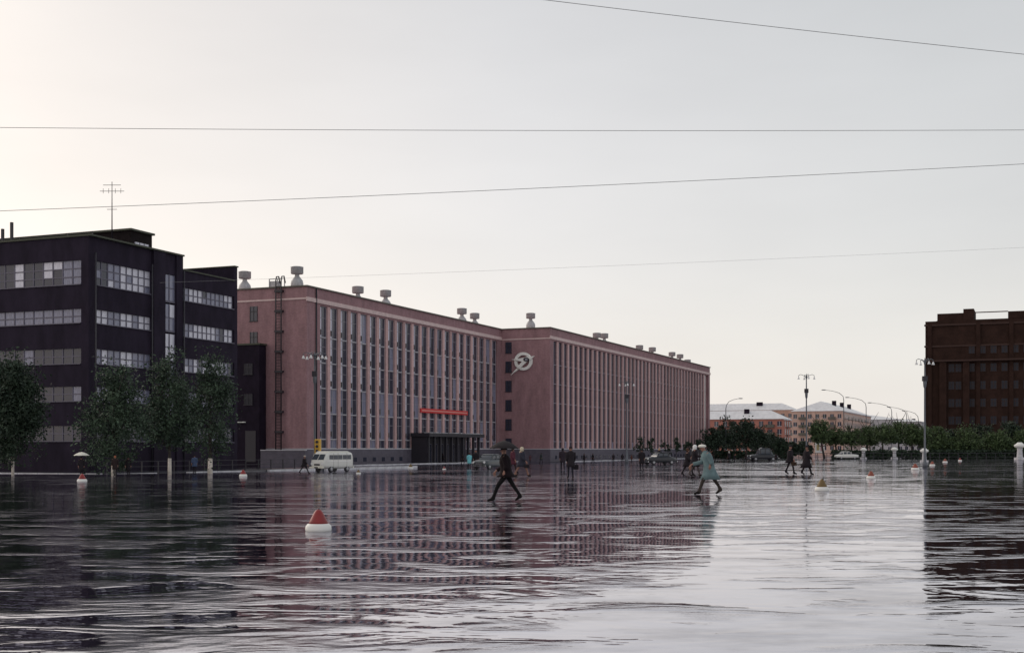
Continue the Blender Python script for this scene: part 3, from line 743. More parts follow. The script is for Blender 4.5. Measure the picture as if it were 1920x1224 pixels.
def hedge(px0, px1, Y, h_, label, seed):
    x0, x1 = (px0-CX)/F*Y, (px1-CX)/F*Y; n = int((x1-x0)*170); r = np.random.default_rng(seed)
    p = np.stack([r.uniform(x0, x1, n), Y+r.uniform(-1.2, 1.2, n), gz(Y)+r.uniform(0, h_, n)*r.uniform(.8, 1, n)], 1)
    u = r.normal(size=(n, 3)); u /= np.linalg.norm(u, axis=1)[:, None]; v = np.cross(u, r.normal(size=(n, 3))); v /= np.linalg.norm(v, axis=1)[:, None]
    s = .28*r.uniform(.6, 1.4, n)[:, None]
    P = np.stack([p-u*s, p+v*s*.6, p+u*s, p-v*s*.6], 1).reshape(-1, 3)
    me = bpy.data.meshes.new('hedge'); me.from_pydata(P.tolist(), [], np.arange(4*n).reshape(-1, 4).tolist()); me.materials.append(M['leafd'])
    tag(link('hedge', me), label, 'hedge')
hedge(1560, 1980, 280, 2.0, 'low dark hedge running under the clipped trees on the right', 5)
hedge(1336, 1480, 300, 1.8, 'low dark hedge under the dark trees beyond the factory', 6)

# ------------------------------------------------------------ street furniture
def lamp(px, Y, htot, arms, label, phase=0, rad=1.1):
    P = Vector(((px-CX)/F*Y, Y, gz(Y)))
    t = thing('ornate_lamp', label, 'street lamp', P, 0, 'ornate street lamps on the square')
    H = htot
    MB().lathe([(.28, 0), (.28, .5), (.17, .7), (.15, 1.6), (.11, 1.75), (.085, H*.72), (.16, H*.735), (.2, H*.77), (.2, H*.80), (.09, H*.82), (.07, H-.8), (.12, H-.7), (.10, H-.35), (.03, H-.1), (.02, H)], 12).build('pole', M['pole'], t)
    MB().box(-.25, .25, -.22, .22, H*.785, H*.83).build('junction_box', M['iron'], t)
    bell = MB().lathe([(.04, 0), (.07, -.04), (.10, -.14), (.16, -.30), (.17, -.34)], 12).mesh('lamp_shade', M['opal'])
    for i in range(arms):
        a = phase+2*math.pi*i/arms; c, s = math.cos(a), math.sin(a)
        pts = [(0, 0, H-.62), (c*rad*.35, s*rad*.35, H-.30), (c*rad*.75, s*rad*.75, H-.16), (c*rad, s*rad, H-.30), (c*rad, s*rad, H-.5)]
        am = MB().tube(pts, .035, 6).build('arm', M['pole'], t)
        link('lamp_shade', bell, am, (c*rad, s*rad, H-.48))
    return t
lamp(590, 130, 12.0, 6, 'six armed ornate lamp standing behind the white minibus', .35, 1.15)
lamp(1175, 187, 12.1, 4, 'ornate lamp standing before the far factory wing', .05, 1.05)
lamp(1512, 178, 12.6, 4, 'ornate lamp standing against the sky before the pink apartment house', .05, 1.1)
lamp(1734, 143, 12.3, 4, 'ornate lamp at the left edge of the brown block', .15, 1.0)
def cobra(px, py_top, dirx, ln, label, Hm=10.5):
    Y = 298+(px-1560)*.25 if px > 1500 else 300; Hm = (HY-py_top)/F*Y+2.05; P = Vector(((px-CX)/F*Y, Y, gz(Y)))
    t = thing('curved_street_light', label, 'street light', P, 0, 'curved street lights down the avenue')
    L_ = ln/F*Y
    MB().tube([(0,0,0), (0,0,Hm-2.4), (dirx*.15,0,Hm-1.5), (dirx*L_*.25,0,Hm-.7), (dirx*L_*.6,0,Hm-.25), (dirx*L_,0,Hm)], [.10,.09,.07,.06,.05,.045], 8).build('pole', M['pole'], t)
    MB().rings([[(dirx*(L_+u), w_*math.cos(a), Hm+.02+h_*math.sin(a)) for a in [k*math.pi/4 for k in range(8)]] for u, w_, h_ in ((-.1,.05,.04),(.15,.16,.10),(.7,.18,.11),(1.0,.06,.04))]).build('lamp_head', M['pole'], t)
for i, (px, py, ln, lb2) in enumerate(((1582, 731, 34, 'tallest curved street light above the pink apartment house'), (1624, 745, 32, 'second curved street light of the row'), (1672, 755, 38, 'third curved street light of the row'), (1700, 763, 30, 'fourth curved street light of the row'), (1722, 770, 24, 'last curved street light before the brown block'))):
    cobra(px, py, -1, ln, lb2)
cobra(1361, 747, 1, 24, 'single street light reaching right beside the factory end')
# marker cones
def cone(px, py, hpx, label, colr, sc=None):
    P = foot(px, py); s = hpx/F*P.y/.42
    t = thing('marker_cone', label, 'marker cone', P, random.uniform(0, 6), 'lane marker cones on the wet square', s)
    MB().lathe([(.235,-.01),(.245,.03),(.24,.09),(.205,.135),(.19,.14)], 24).build('base', M['white'], t)
    MB().lathe([(.185,.135),(.165,.19),(.10,.32),(.075,.36),(.05,.39),(.02,.405)], 24).build('cap', colr, t)
    hd = MB().lathe([(.02,.0),(.022,.03),(.012,.04)], 8).build('knob', M['iron'], t, (.045, 0, .385))
M['cred'] = mat('marker_red', (.24,.018,.018), .4, var=.2, vscale=6); M['colive'] = mat('marker_olive', (.16,.10,.03), .5, var=.2, vscale=6)
M['cbrown'] = mat('marker_brown', (.25,.06,.035), .5)
for a in ((597, 995, 42, 'large dark red marker cone with white base, nearest the camera', 'cred'), (154, 903, 16, 'small red marker cone before the railing on the left', 'cred'),
          (456, 893, 13, 'small red marker cone right of the whitewashed trees', 'cred'), (672, 888, 8, 'tiny pale marker cone just right of the minibus', 'colive'),
          (1541, 920, 23, 'olive marker cone right of the walking couple', 'colive'), (1633, 897, 15, 'brown marker cone below the row of clipped trees', 'cbrown'),
          (1716, 881, 13, 'brown marker cone left of the brown block lamp', 'cbrown'), (1748, 873, 9, 'small marker cone right of the brown block lamp', 'cbrown'), (1772, 867, 8, 'farther small marker cone below the dark hedge', 'cbrown'), (1800, 864, 6, 'farthest tiny marker cone below the dark hedge', 'cred'),
          (833, 880, 6, 'tiny red marker cone before the portico', 'cred'), (770, 878, 9, 'tiny pale marker cone left of the portico', 'colive')):
    cone(a[0], a[1], a[2], a[3], M[a[4]])
# traffic light
P = Vector(((596-CX)/F*118, 118, gz(118)))
tl = thing('traffic_light', 'yellow traffic light showing over the roof of the minibus', 'traffic light', P, -.2)
zt = (HY-823)/F*118+CAMZ-P.z; M['yel'] = mat('signal_yellow', (.72,.42,.06), .5)
MB().tube([(0,0,0),(0,0,zt-1.3)], .06, 8).build('pole', M['pole'], tl)
bevel(MB().box(-.27, .27, -.2, .2, zt-1.35, zt).build('signal_box', M['yel'], tl), .05)
for k in range(3):
    MB().tube([(0,-.2,zt-.26-.41*k),(0,-.3,zt-.26-.41*k)], .13, 12).build('signal_lens', M['iron'], tl)
# stone pillars
def pillar(px, py, hpx, label):
    P = foot(px, py); s = hpx/F*P.y/2.6
    t = thing('stone_pillar', label, 'pillar', P, .1, 'white stone pillars of the park fence', s)
    bevel(MB().box(-.6,.6,-.6,.6,0,.35).build('base', M['kerb'], t), .03)
    MB().lathe([(.5,.35),(.42,.5),(.36,1.5),(.42,1.65),(.3,1.75)], 12).build('shaft', M['kerb'], t)
    MB().lathe([(.35,1.75),(.75,1.95),(.8,2.2),(.55,2.35),(.3,2.6)], 14).build('urn', M['white'], t)
pillar(1619, 860, 21, 'white stone pillar with urn, left one before the clipped trees'); pillar(1677, 860, 22, 'white stone pillar with urn before the fuller green tree')
pillar(1912, 862, 33, 'tall white stone pillar with urn at the right edge'); pillar(1733, 866, 26, 'white capped pillar beneath the lamp at the brown block')
pf = thing('park_fence', 'low dark iron fence between the white stone pillars', 'fence', (0,0,0))
Yf = 272; xa, xb = (1480-CX)/F*Yf, (1990-CX)/F*Yf
for z in (.4, 1.2): MB().box(xa, xb, Yf-.04, Yf+.04, BZ+z, BZ+z+.08).build('rail', M['iron'], pf)
pm3 = MB().box(-.05,.05,-.05,.05,0,1.3).mesh('post', M['iron'])
for i in range(30): link('post', pm3, pf, (xa+(xb-xa)*i/29, Yf, BZ))
# notice board
P = foot(1537, 858); nb = thing('notice_board', 'pale notice board with coloured patches beside the leaning tree', 'notice board', P, 0)
for q in (-1.0, 1.0): MB().box(q-.06,q+.06,-.06,.06,0,3.6).build('post', M['pole'], nb)
MB().box(-1.1,1.1,-.1,-.061,1.2,3.6).build('panel', M['white'], nb)
MB().box(-.8,-.1,-.12,-.101,1.8,3.2).build('poster', mat('poster_buff', (.45,.35,.18), .7), nb); MB().box(.15,.85,-.12,-.101,1.6,3.3).build('poster', mat('poster_rose', (.5,.25,.28), .7), nb)
# overhead wires
def wire(x0, y0, x1, y1, Ya, Yb, sag, label, r=.0055):
    pts = []
    for i in range(33):
        t_ = i/32; px = x0+(x1-x0)*t_; py = y0+(y1-y0)*t_; Y = Ya+(Yb-Ya)*t_
        pts.append(((px-CX)/F*Y, Y, CAMZ+(HY-py)/F*Y-sag*4*t_*(1-t_)))
    b = MB(); b.tube(pts, r, 6)
    tag(b.build('overhead_wire', M['wire']), label, 'wire', 'overhead wires crossing the sky')
wire(-700, 231, 2600, 240, 24, 27, .10, 'nearly level overhead wire crossing the whole sky')
wire(-700, 420, 2600, 270, 25, 29, .12, 'overhead wire rising gently to the right over the roofs', .006)
wire(700, -40, 2600, 170, 22, 25, .08, 'overhead wire falling to the right in the upper right corner')
wire(300, 530, 2700, 425, 40, 44, .1, 'faint thin overhead wire above the far factory roof', .003)

# ------------------------------------------------------------ vehicles
def rrect(y, w, z0, z1, n=5, r=.2):   # rounded rect ring in y..
    pts = []; w2 = w/2; r = min(r, w2*.95, (z1-z0)/2*.95)
    for cx_, cz_, a0_ in ((w2-r, z1-r, 0), (-w2+r, z1-r, 90), (-w2+r, z0+r, 180), (w2-r, z0+r, 270)):
        for i in range(n):
            a = math.radians(a0_+90*i/(n-1)); pts.append((cx_+r*math.cos(a), cz_+r*math.sin(a)))
    return [(y, p_[0], p_[1]) for p_ in pts]
def wheel(parent, x, y, r, wd):
    s = 1 if y > 0 else -1
    t_ = MB().tube([(0,-wd/2,0),(0,-wd/2+.02,0),(0,wd/2-.02,0),(0,wd/2,0)], [r*.9, r, r, r*.9], 20).build('wheel', M['iron'], parent, (x, y, r))
    MB().tube([(0,s*wd/2,0),(0,s*(wd/2+.03),0)], [r*.58, r*.4], 16).build('rim', M['metal'], t_)
M['cream'] = mat('cream_paint', (.74,.72,.62), .3, coat=.4); M['wpaint'] = mat('white_vehicle_paint', (.70,.69,.64), .3, coat=.4)
M['vglass'] = mat('vehicle_glass', (.06,.07,.085), .08); M['chrome'] = mat('chrome', (.6,.6,.62), .15, metal=1)
def minibus(px, Y, yaw, label, s):
    t = thing('minibus', label, 'minibus', ((px-CX)/F*Y, Y, gz(Y)), yaw, None, s)
    Lf = 2.45
    R = []
    for x, w, z0, z1 in ((Lf, 1.0, .62, .95), (Lf-.05, 1.5, .5, 1.18), (Lf-.22, 1.74, .42, 1.40), (Lf-.55, 1.8, .40, 1.84), (Lf-.85, 1.82, .38, 2.02), (1.0, 1.84, .36, 2.08), (-1.5, 1.84, .36, 2.07), (-2.1, 1.8, .38, 1.98), (-2.33, 1.66, .42, 1.75), (-2.42, 1.3, .5, 1.3)):
        R.append(rrect(x, w, z0, z1, 6, .30))
    MB().rings(R).build('body', M['wpaint'], t)
    MB().rings([rrect(x, w, 1.9, z1, 4, .10) for x, w, z1 in ((1.7, 1.5, 1.99), (1.3, 1.72, 2.10), (-1.5, 1.72, 2.10), (-1.95, 1.5, 2.0))]).build('roof', M['cream'], t)
    for s_ in (-1, 1):
        for x0, x1 in ((1.0, 1.62), (.28, .92), (-.44, .2), (-1.16, -.52), (-1.88, -1.24)):
            MB().box(x0, x1, s_*.90, s_*.935, 1.28, 1.72).build('window', M['vglass'], t)
        MB().box(-2.2, 2.1, s_*.9, s_*.932, 1.08, 1.12).build('trim_strip', M['chrome'], t)
        wheel(t, 1.25, s_*.78, .34, .22); wheel(t, -1.35, s_*.78, .34, .22)
        MB().tube([(Lf-.12, s_*.62, .86), (Lf+.03, s_*.62, .86)], [.14, .12], 14).build('headlight', M['opal'], t)
        MB().lathe([(.46, -.12), (.46, .0), (.44, .0)], 18).build('wheel_arch', M['iron'], t, (1.25 if s_ > 0 else 1.25, s_*.9, .0)) if False else None
    MB().quad([(Lf-.09,-.74,1.26),(Lf-.09,-.04,1.26),(Lf-.50,-.04,1.80),(Lf-.50,-.70,1.80)]).build('windscreen', M['vglass'], t)
    MB().quad([(Lf-.09,.04,1.26),(Lf-.09,.74,1.26),(Lf-.50,.70,1.80),(Lf-.50,.04,1.80)]).build('windscreen', M['vglass'], t)
    MB().box(Lf+.12, Lf+.135, -.22, .22, .43, .55).build('number_plate', M['iron'], t)
    MB().box(Lf-.02, Lf+.015, -.35, .35, .68, .84).build('grille', M['iron'], t)
    for s_ in (-1, 1):
        for x_ in (.95, .24, -1.2): MB().box(x_-.012, x_+.012, s_*.915, s_*.926, .45, 1.9).build('door_gap', M['iron'], t)
    MB().box(Lf-.05, Lf+.12, -.85, .85, .42, .56).build('bumper', M['cream'], t); MB().box(-2.55, -2.4, -.8, .8, .42, .56).build('bumper', M['cream'], t)
    return t
minibus(623, 108, math.atan2(-.87, -.5), 'white minibus with cream roof parked in front of the factory', .84)
def saloon(px, Y, yaw, label, s, paint, cat='car', name='saloon_car', tall=0):
    t = thing(name, label, cat, ((px-CX)/F*Y, Y, gz(Y)), yaw, 'vehicles parked at the factory', s)
    R = [rrect(x, w, z0, z1, 5, .25) for x, w, z0, z1 in ((2.35,1.2,.45,.78),(2.25,1.6,.36,.92),(1.7,1.76,.32,1.0),(.9,1.8,.30,1.06),(-.9,1.8,.30,1.06),(-1.8,1.74,.34,.98),(-2.3,1.5,.40,.85),(-2.38,1.2,.5,.75))]
    MB().rings(R).build('body', paint, t)
    h = 1.60+tall
    R = [rrect(x, w, .98, z1, 5, .2) for x, w, z1 in ((1.0,1.5,1.02),(.55,1.46,h-.12),(.25,1.42,h),(-.7,1.42,h),(-1.05,1.44,h-.14),(-1.5,1.48,1.05))]
    MB().rings(R).build('cabin', M['vglass'], t)
    MB().rings([rrect(x, w, h-.10, z1, 4, .05) for x, w, z1 in ((.5,1.2,h-.05),(.25,1.44,h+.03),(-.7,1.44,h+.03),(-1.0,1.3,h-.05))]).build('roof', paint, t)
    for s_ in (-1, 1):
        for x0, x1 in ((.62,.74),(-.22,-.12),(-1.08,-.94)): MB().box(x0, x1, s_*.70, s_*.755, 1.0, h-.05).build('door_pillar', paint, t)
        wheel(t, 1.45, s_*.74, .34, .2); wheel(t, -1.45, s_*.74, .34, .2)
        MB().tube([(2.2, s_*.62, .78),(2.34, s_*.62, .78)], [.13,.12], 12).build('headlight', M['opal'], t)
    MB().box(2.3, 2.42, -.82, .82, .36, .48).build('bumper', M['chrome'], t); MB().box(-2.48, -2.36, -.8, .8, .38, .5).build('bumper', M['chrome'], t)
    MB().box(2.3, 2.385, -.42, .42, .52, .76).build('grille', M['chrome'], t)
M['gpaint'] = mat('grey_green_paint', (.035,.045,.05), .35, coat=.4); M['bpaint'] = mat('black_blue_paint', (.010,.011,.016), .4, coat=.3)
saloon(918, 128, math.radians(-118), 'grey green saloon with pale windscreen right of the portico', .95, M['gpaint'])
saloon(1236, 170, math.radians(-150), 'dark saloon with bright headlights by the young trees', 1.0, M['bpaint'])
saloon(1430, 225, math.radians(-170), 'dark boxy car parked in front of the dark trees', 1.1, M['bpaint'], tall=.45)
saloon(1587, 262, math.radians(10), 'small pale car glimpsed behind the park fence', 1.0, M['wpaint'])

# ------------------------------------------------------------ people
SK = mat('skin', (.30,.15,.11), .6); EYE = mat('eye_dark', (.02,.015,.015), .4)
cloth = {}
def cl(c):
    if c not in cloth: cloth[c] = mat('cloth_'+str(len(cloth)), c, .9, spec=.2, var=.2, vscale=5, bump=.01, bscale=9)
    return cloth[c]
def joints(stride, armswing, lean=0, head=0, bend=0):
    """walking to +x; a man 1.75 m"""
    J = {}
    J['hip'] = (0, 0, .93-.10*stride**2); hz = J['hip'][2]
    lx = lean
    J['waist'] = (lx*.3, 0, hz+.16); J['chest'] = (lx*.8, 0, hz+.38); J['neck'] = (lx*1.1+head*.03, 0, hz+.56)
    J['skull'] = (lx*1.2+head*.09, 0, hz+.645-head*.02); J['crown'] = (lx*1.22+head*.12, 0, hz+.735-head*.04)
    for s, k in ((1, 'l'), (-1, 'r')):
        f = s*stride
        J['hp'+k] = (0, s*.09, hz-.04)
        fx = f*.46; back = f < 0
        az = .08 + (.09 if back and stride > .4 else 0)
        kn = (fx*.5+.05*(1 if stride > .1 else 0), s*.10, (hz+az)/2+.02)
        J['kn'+k] = kn; J['an'+k] = (fx, s*.10, az)
        J['to'+k] = (fx+.17, s*.13, .03 if not (back and stride > .4) else .025)
        J['he'+k] = (fx-.05, s*.10, .035 if not (back and stride > .4) else .13)
        a = -s*armswing
        sh = (lx*.9, s*.185, hz+.49); J['sh'+k] = sh
        J['el'+k] = (sh[0]+a*.20-.02, s*.23, sh[2]-.29); 
        J['wr'+k] = (sh[0]+a*.46+.06+bend*.2, s*.22, sh[2]-.53+abs(a)*.08+bend*.2)
        J['ha'+k] = (J['wr'+k][0]+a*.05+.02, s*.215, J['wr'+k][2]-.075)
    return J
_cache = {}
def body_mesh(key):
    if key in _cache: return _cache[key]
    J = joints(*key); names = ['hip']; V = [J['hip']]; R = [.125]; E = []
    def addv(n, par, r):
        V.append(J[n] if isinstance(n, str) else n); R.append(r); E.append((par, len(V)-1)); return len(V)-1
    w_ = addv('waist', 0, .115); c_ = addv('chest', w_, .14); n_ = addv('neck', c_, .052); s_ = addv('skull', n_, .082); addv('crown', s_, .078)
    for k, sg in (('l', 1), ('r', -1)):
        h = addv('hp'+k, 0, .095); kn = addv('kn'+k, h, .068); an = addv('an'+k, kn, .045); addv('to'+k, an, .040); addv('he'+k, an, .040)
        sh = addv('sh'+k, c_, .062); el = addv('el'+k, sh, .043); wr = addv('wr'+k, el, .028); ha = addv('ha'+k, wr, .034)
        hv = Vector(J['ha'+k])
        for i, (dx, dz, l_) in enumerate(((.030, -.02, .07), (.010, -.03, .085), (-.010, -.03, .08), (-.028, -.02, .06))):
            m1 = addv(tuple(hv+Vector((dx, 0, dz))), ha, .009); addv(tuple(hv+Vector((dx*1.3, -sg*.012, dz-l_))), m1, .008)
        th = addv(tuple(hv+Vector((.035, -sg*.012, .01))), ha, .010); addv(tuple(hv+Vector((.052, -sg*.02, -.035))), th, .009)
    me = bpy.data.meshes.new('body'); me.from_pydata(V, E, [])
    ob = bpy.data.objects.new('tmp', me); COL.objects.link(ob)
    md = ob.modifiers.new('skin', 'SKIN'); md.use_smooth_shade = True
    for i, v in enumerate(me.skin_vertices[0].data): v.radius = (R[i], R[i]); v.use_root = (i == 0)
    sb = ob.modifiers.new('sub', 'SUBSURF'); sb.levels = 1; sb.render_levels = 1
    bpy.context.view_layer.update(); dg = bpy.context.evaluated_depsgraph_get()
    ev = bpy.data.meshes.new_from_object(ob.evaluated_get(dg)); bpy.data.objects.remove(ob)
    _cache[key] = (ev, J); return _cache[key]
def person(px, ytop, yfoot, label, yaw, coat=(.03,.025,.03), legs=(.03,.03,.035), hem=.5, hat=None, hatc=(.03,.03,.03), stride=.8, swing=.6, lean=.05, head=0, skirt=False, group='people crossing the wet square', bend=0, hgt=1.75, flare=1.0, Y=None):
    P = foot(px, yfoot)
    if Y: P = Vector(((px-CX)/F*Y, Y, gz(Y)))
    src, J = body_mesh((stride, swing, lean, head, bend)); s = (yfoot-ytop)/F*P.y/(J['crown'][2]+(.13 if hat else .10)); s = max(.72, min(1.25, s))
    t = thing('person', label, 'person', P, yaw, group, s)
    me = src.copy(); me.name = 'body'
    for m_ in (SK, cl(legs), cl((.015,.012,.012)), EYE): me.materials.append(m_)
    hz = J['hip'][2]; mi = []
    for p_ in me.polygons:
        z = p_.center.z; mi.append(2 if z < .10 else (1 if z < hz+.02 and abs(p_.center.y) < .2 and not (z > .55 and abs(p_.center.y) > .185) else 0))
    me.polygons.foreach_set('material_index', mi)
    # face: nose, ears, eyes joined into the body mesh
    k = MB(); k.v = [tuple(v.co) for v in me.vertices]; k.f = [tuple(p_.vertices) for p_ in me.polygons]; k.m = mi; k.sm = [True]*len(mi)
    hx, _, hzz = J['skull']; fz = hzz+.02
    k.tube([(hx+.065, 0, fz+.03), (hx+.10, 0, fz-.01), (hx+.07, 0, fz-.025)], [.008, .016, .012], 6, 0)
    for q in (-1, 1):
        k.tube([(hx+.068, q*.028, fz+.025), (hx+.082, q*.028, fz+.025)], .010, 6, 3); k.tube([(hx-.01, q*.075, fz+.03), (hx-.005, q*.088, fz), (hx, q*.075, fz-.02)], [.01, .016, .01], 6, 0)
    k.tube([(hx+.07, -.022, fz-.05), (hx+.08, 0, fz-.05), (hx+.07, .022, fz-.05)], .007, 5, 3)
    k.build('body', [SK, cl(legs), cl((.015,.012,.012)), EYE], t)
    # coat: torso loft with sleeves
    c = MB(); n = 16; R = []
    wx = J['waist'][0]; cx_ = J['chest'][0]; nx = J['neck'][0]; hemz = hem; spread = .10+.12*stride*(1 if skirt or hem < .8 else .3)
    for z, x, rx, ry in ((hemz, 0, (.14+spread*.75)*flare, .21*flare), ((hemz+hz)/2, 0, (.15+spread*.35), .205), (hz+.02, wx*.3, .165, .19), (hz+.17, wx, .145, .175), (hz+.32, cx_*.8, .16, .195), (hz+.43, cx_, .15, .205), (hz+.51, cx_*1.05, .11, .17), (hz+.56, nx*.98, .065, .08), (hz+.585, nx, .06, .07)):
        rx *= 1.12; ry *= 1.12; R.append([(x+rx*math.cos(2*math.pi*i/n)*(1+.05*math.sin(5*i+z*9)), ry*math.sin(2*math.pi*i/n)*(1+.04*math.cos(3*i+z*7)), z+(.012*math.sin(i*2.1) if z == hemz else 0)) for i in range(n)])
    c.rings(R)
    for q in 'lr':
        c.tube([Vector(J['sh'+q])+Vector((0, 0, .0)), Vector(J['sh'+q])*.8+Vector(J['el'+q])*.2, J['el'+q], Vector(J['el'+q])*.15+Vector(J['wr'+q])*.85], [.085, .092, .074, .060], 10)
    c.build('coat', cl(coat), t)
    hx, _, hzz = J['crown']
    if hat == 'cap':
        MB().lathe([(.105, -.03), (.115, .0), (.10, .04), (.05, .06)], 14).build('cap', cl(hatc), t, (hx, 0, hzz)); MB().box(.06, .16, -.07, .07, -.03, -.015).build('cap_peak', cl(hatc), t, (hx, 0, hzz))
    elif hat == 'beret':
        MB().lathe([(.085, -.035), (.13, .0), (.13, .03), (.08, .06), (.02, .07)], 16).build('beret', cl(hatc), t, (hx-.01, 0, hzz+.01))
    elif hat == 'scarf':
        b = MB(); b.lathe([(.06, -.22), (.10, -.16), (.112, -.06), (.108, .02), (.07, .07), (.02, .085)], 14); b.tube([(-.06, 0, -.15), (-.13, 0, -.24), (-.12, 0, -.30)], [.05, .04, .01], 6)
        b.build('headscarf', cl(hatc), t, (hx-.028, 0, hzz+.005))
    elif hat == 'hat':
        MB().lathe([(.15, -.035), (.155, -.03), (.10, -.02), (.09, .04), (.05, .07)], 16).build('hat', cl(hatc), t, (hx, 0, hzz+.01))
    else:
        MB().lathe([(.07, -.15), (.092, -.08), (.094, -.0), (.075, .04), (.02, .058)], 12).build('hair', cl(hatc), t, (hx-.02, 0, hzz+.005))
    t['hand'] = 0; del t['hand']
    return t, s, P, J
def hold(t, s, P, J, k, yaw, off=(0,0,0)):
    q = Vector(J['ha'+k])+Vector(off); c, sn = math.cos(yaw), math.sin(yaw)
    return Vector((P.x+s*(q.x*c-q.y*sn), P.y+s*(q.x*sn+q.y*c), P.z+s*q.z))
def bag(loc, yaw, label, col, sc=1, cat='bag', name='handbag'):
    t = thing(name, label, cat, loc, yaw, None, sc)
    bevel(MB().box(-.2, .2, -.06, .06, -.42, -.14).build('case', cl(col), t), .03)
    MB().tube([(-.09, 0, -.15), (-.07, 0, -.05), (.07, 0, -.05), (.09, 0, -.15)], .012, 6).build('handle', cl(col), t)
def umbrella(loc, label, col, r=.5, sc=1, shaft=.75):
    t = thing('umbrella', label, 'umbrella', loc, 0, None, sc); n = 8; R = []
    for u in (0.02, .35, .7, 1.0):
        R.append([(r*u*math.cos(math.pi*i/n)*(1-(.04 if i % 2 and u == 1 else 0)), r*u*math.sin(math.pi*i/n)*(1-(.04 if i % 2 and u == 1 else 0)), shaft+.24-.24*u**1.8+(.02 if i % 2 and u == 1 else 0)) for i in range(2*n)])
    o = MB().rings(R, caps=False).build('canopy', cl(col), t); so_ = o.modifiers.new('solid', 'SOLIDIFY'); so_.thickness = .006
    MB().tube([(0,0,-.1),(0,0,shaft+.3)], .009, 6).build('shaft', M['iron'], t)
    rb_ = MB()
    for i in range(8):
        a = math.pi*2*i/8; rb_.tube([(0,0,shaft+.2),(r*.95*math.cos(a), r*.95*math.sin(a), shaft+.0)], .004, 4)
    rb_.build('ribs', M['iron'], t)
PI = math.pi; DK = (.022,.018,.022)
# nearest man striding
T = person(950, 833, 940, 'man in a long dark jacket striding beneath an umbrella, nearest of all', PI-.15, (.012,.007,.009), (.009,.008,.009), .74, 'hat', (.01,.008,.008), .88, .35, .07, bend=.4)
yaw = PI-.15; lc = hold(*T, 'l', yaw, (0, 0, 0)); umbrella(lc, 'dark wet umbrella over the nearest striding man', (.03,.026,.028), .44, T[1], .74)
T = person(978, 836, 893, 'woman in a dark coat and pale headscarf stepping right', -.3, (.035,.035,.05), (.25,.14,.11), .55, 'scarf', (.55,.48,.36), .8, .5, .04, skirt=True)
bag(hold(*T, 'r', -.3, (0,0,0)), -.3, 'dark handbag carried by the woman in the pale headscarf', DK, .8)
T = person(961, 838, 887, 'person in a maroon coat between the striding man and the headscarf woman', -.4, (.10,.03,.045), (.05,.03,.03), .6, None, (.02,.02,.02), .5, .4, .03, skirt=True)
umbrella(hold(*T, 'l', -.4, (0,0,0)), 'small dark umbrella over the maroon coated person', (.03,.03,.035), .42, T[1], .82)
T = person(1070, 835, 896, 'man in a dark coat standing with a bag in his right hand side', PI/2+.2, DK, (.02,.02,.028), .62, 'hat', DK, .25, .15, .0)
bag(hold(*T, 'r', PI/2+.2, (0,-.08,.05)), .1, 'dark bag held by the man standing in the centre', DK, 1.0)
person(1055, 838, 881, 'person in dark clothes half behind the man with the bag', PI/2, (.03,.022,.03), DK, .6, None, DK, .5, .3)
person(1331, 830, 927, 'woman in a teal raincoat and white beret striding with head bowed', PI+.1, (.14,.205,.215), (.05,.04,.035), .50, 'beret', (.80,.78,.70), .86, .55, .14, head=.8, skirt=True, bend=.6, flare=1.05)
T = person(1302, 832, 893, 'woman in a black coat and white headscarf reaching out an arm', -.2, DK, (.10,.08,.08), .55, 'scarf', (.75,.74,.72), .6, .9, .04, skirt=True, bend=.8)
T = person(1289, 839, 892, 'person in a black coat carrying a bag left of the white headscarf', -.35, DK, DK, .58, None, (.06,.03,.02), .7, .4, .02)
bag(hold(*T, 'r', -.35, (0,0,0)), -.3, 'dark bag low beside the black coated pair', (.03,.025,.02), 1.0)
T = person(1481, 832, 889, 'person in a dark jacket with a briefcase, left of the walking couple', -.3, DK, DK, .66, 'cap', DK, .5, .3, .03)
bag(hold(*T, 'r', -.3, (0,0,.02)), .2, 'brown briefcase of the left walker of the couple', (.05,.03,.02), .95, 'briefcase', 'briefcase')
person(1512, 833, 890, 'person in a long flared dark coat, right of the walking couple', .1, DK, DK, .42, 'hat', DK, .7, .4, .02, flare=1.15, skirt=True)
person(1203, 841, 880, 'dark figure standing alone left of the dark saloon', -PI/2, DK, DK, .5, None, DK, .1, .1)
person(1236, 836, 870, 'person with pale hair standing before the dark saloon', -PI/2, DK, DK, .6, 'scarf', (.5,.32,.2), .3, .3)
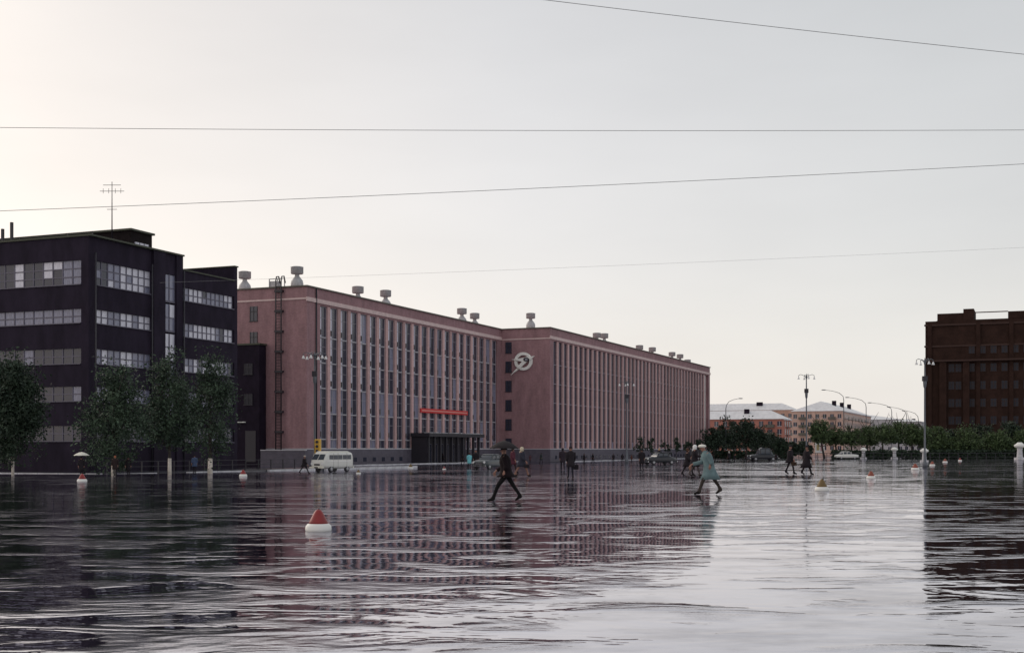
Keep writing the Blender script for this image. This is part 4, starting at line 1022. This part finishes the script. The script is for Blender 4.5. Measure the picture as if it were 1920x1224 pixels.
person(570, 852, 888, 'dark figure with bright face walking left of the minibus', .2, DK, DK, .62, 'cap', (.5,.45,.4), .9, .4, .05)
person(880, 848, 877, 'person in a bright turquoise coat near the portico', PI/2, (.18,.50,.55), (.04,.04,.05), .5, None, (.06,.02,.015), .3, .2)
person(892, 843, 878, 'tall dark figure beside the turquoise coat', -PI/2, DK, DK, .6, 'cap', (.3,.15,.1), .2, .2)
person(216, 853, 893, 'dark figure with lit face standing by the broad tree', -PI/2, (.03,.02,.02), DK, .6, None, (.35,.12,.06), .2, .2)
person(241, 862, 892, 'very dark figure right of the lit face', -PI/2, DK, DK, .5, None, DK, .2, .2)
T = person(153, 861, 893, 'dark figure sheltering below a white umbrella at left', -PI/2, DK, DK, .5, None, DK, .2, .2)
umbrella(T[2]+Vector((0, 0, .62)), 'white umbrella glowing over the dark figure at left', (.82,.80,.70), .52, .95, .72)
far = [(1095, 849, 868, 'first of a pair of far walkers before the wing', DK), (1112, 849, 868, 'second of a pair of far walkers before the wing', DK), (1150, 850, 867, 'far walker left of the wing lamp', DK),
       (1167, 850, 867, 'far walker next to the wing lamp', DK), (1184, 851, 866, 'far walker in brown right of the wing lamp', (.10,.04,.03)), (1015, 848, 868, 'far figure below the emblem wall', (.04,.05,.05)),
       (994, 853, 868, 'far maroon figure below the emblem wall', (.08,.04,.05)), (1367, 845, 865, 'far dark figure with pale head before the dark trees', DK), (1377, 851, 865, 'smaller far figure near the dark trees', DK),
       (1398, 851, 864, 'far figure left of the boxy car', DK), (1455, 850, 865, 'far figure right of the boxy car', DK), (785, 849, 869, 'figure in the shade at the left of the portico', (.04,.04,.06)), (830, 849, 868, 'figure standing amid the portico doors', DK),
       (868, 850, 869, 'figure by the right portico columns', DK), (365, 852, 886, 'blue figure with white collar between the whitewashed trees', (.07,.10,.18))]
for i, (px, a_, b_, lb3, c_) in enumerate(far):
    person(px, a_, b_, lb3, [.1, PI, -PI/2, PI/2][i % 4], c_, DK, .6, 'scarf' if i == 7 else None, (.6,.55,.5) if i == 7 else DK, .5 if i % 2 else .25, .35, .03)
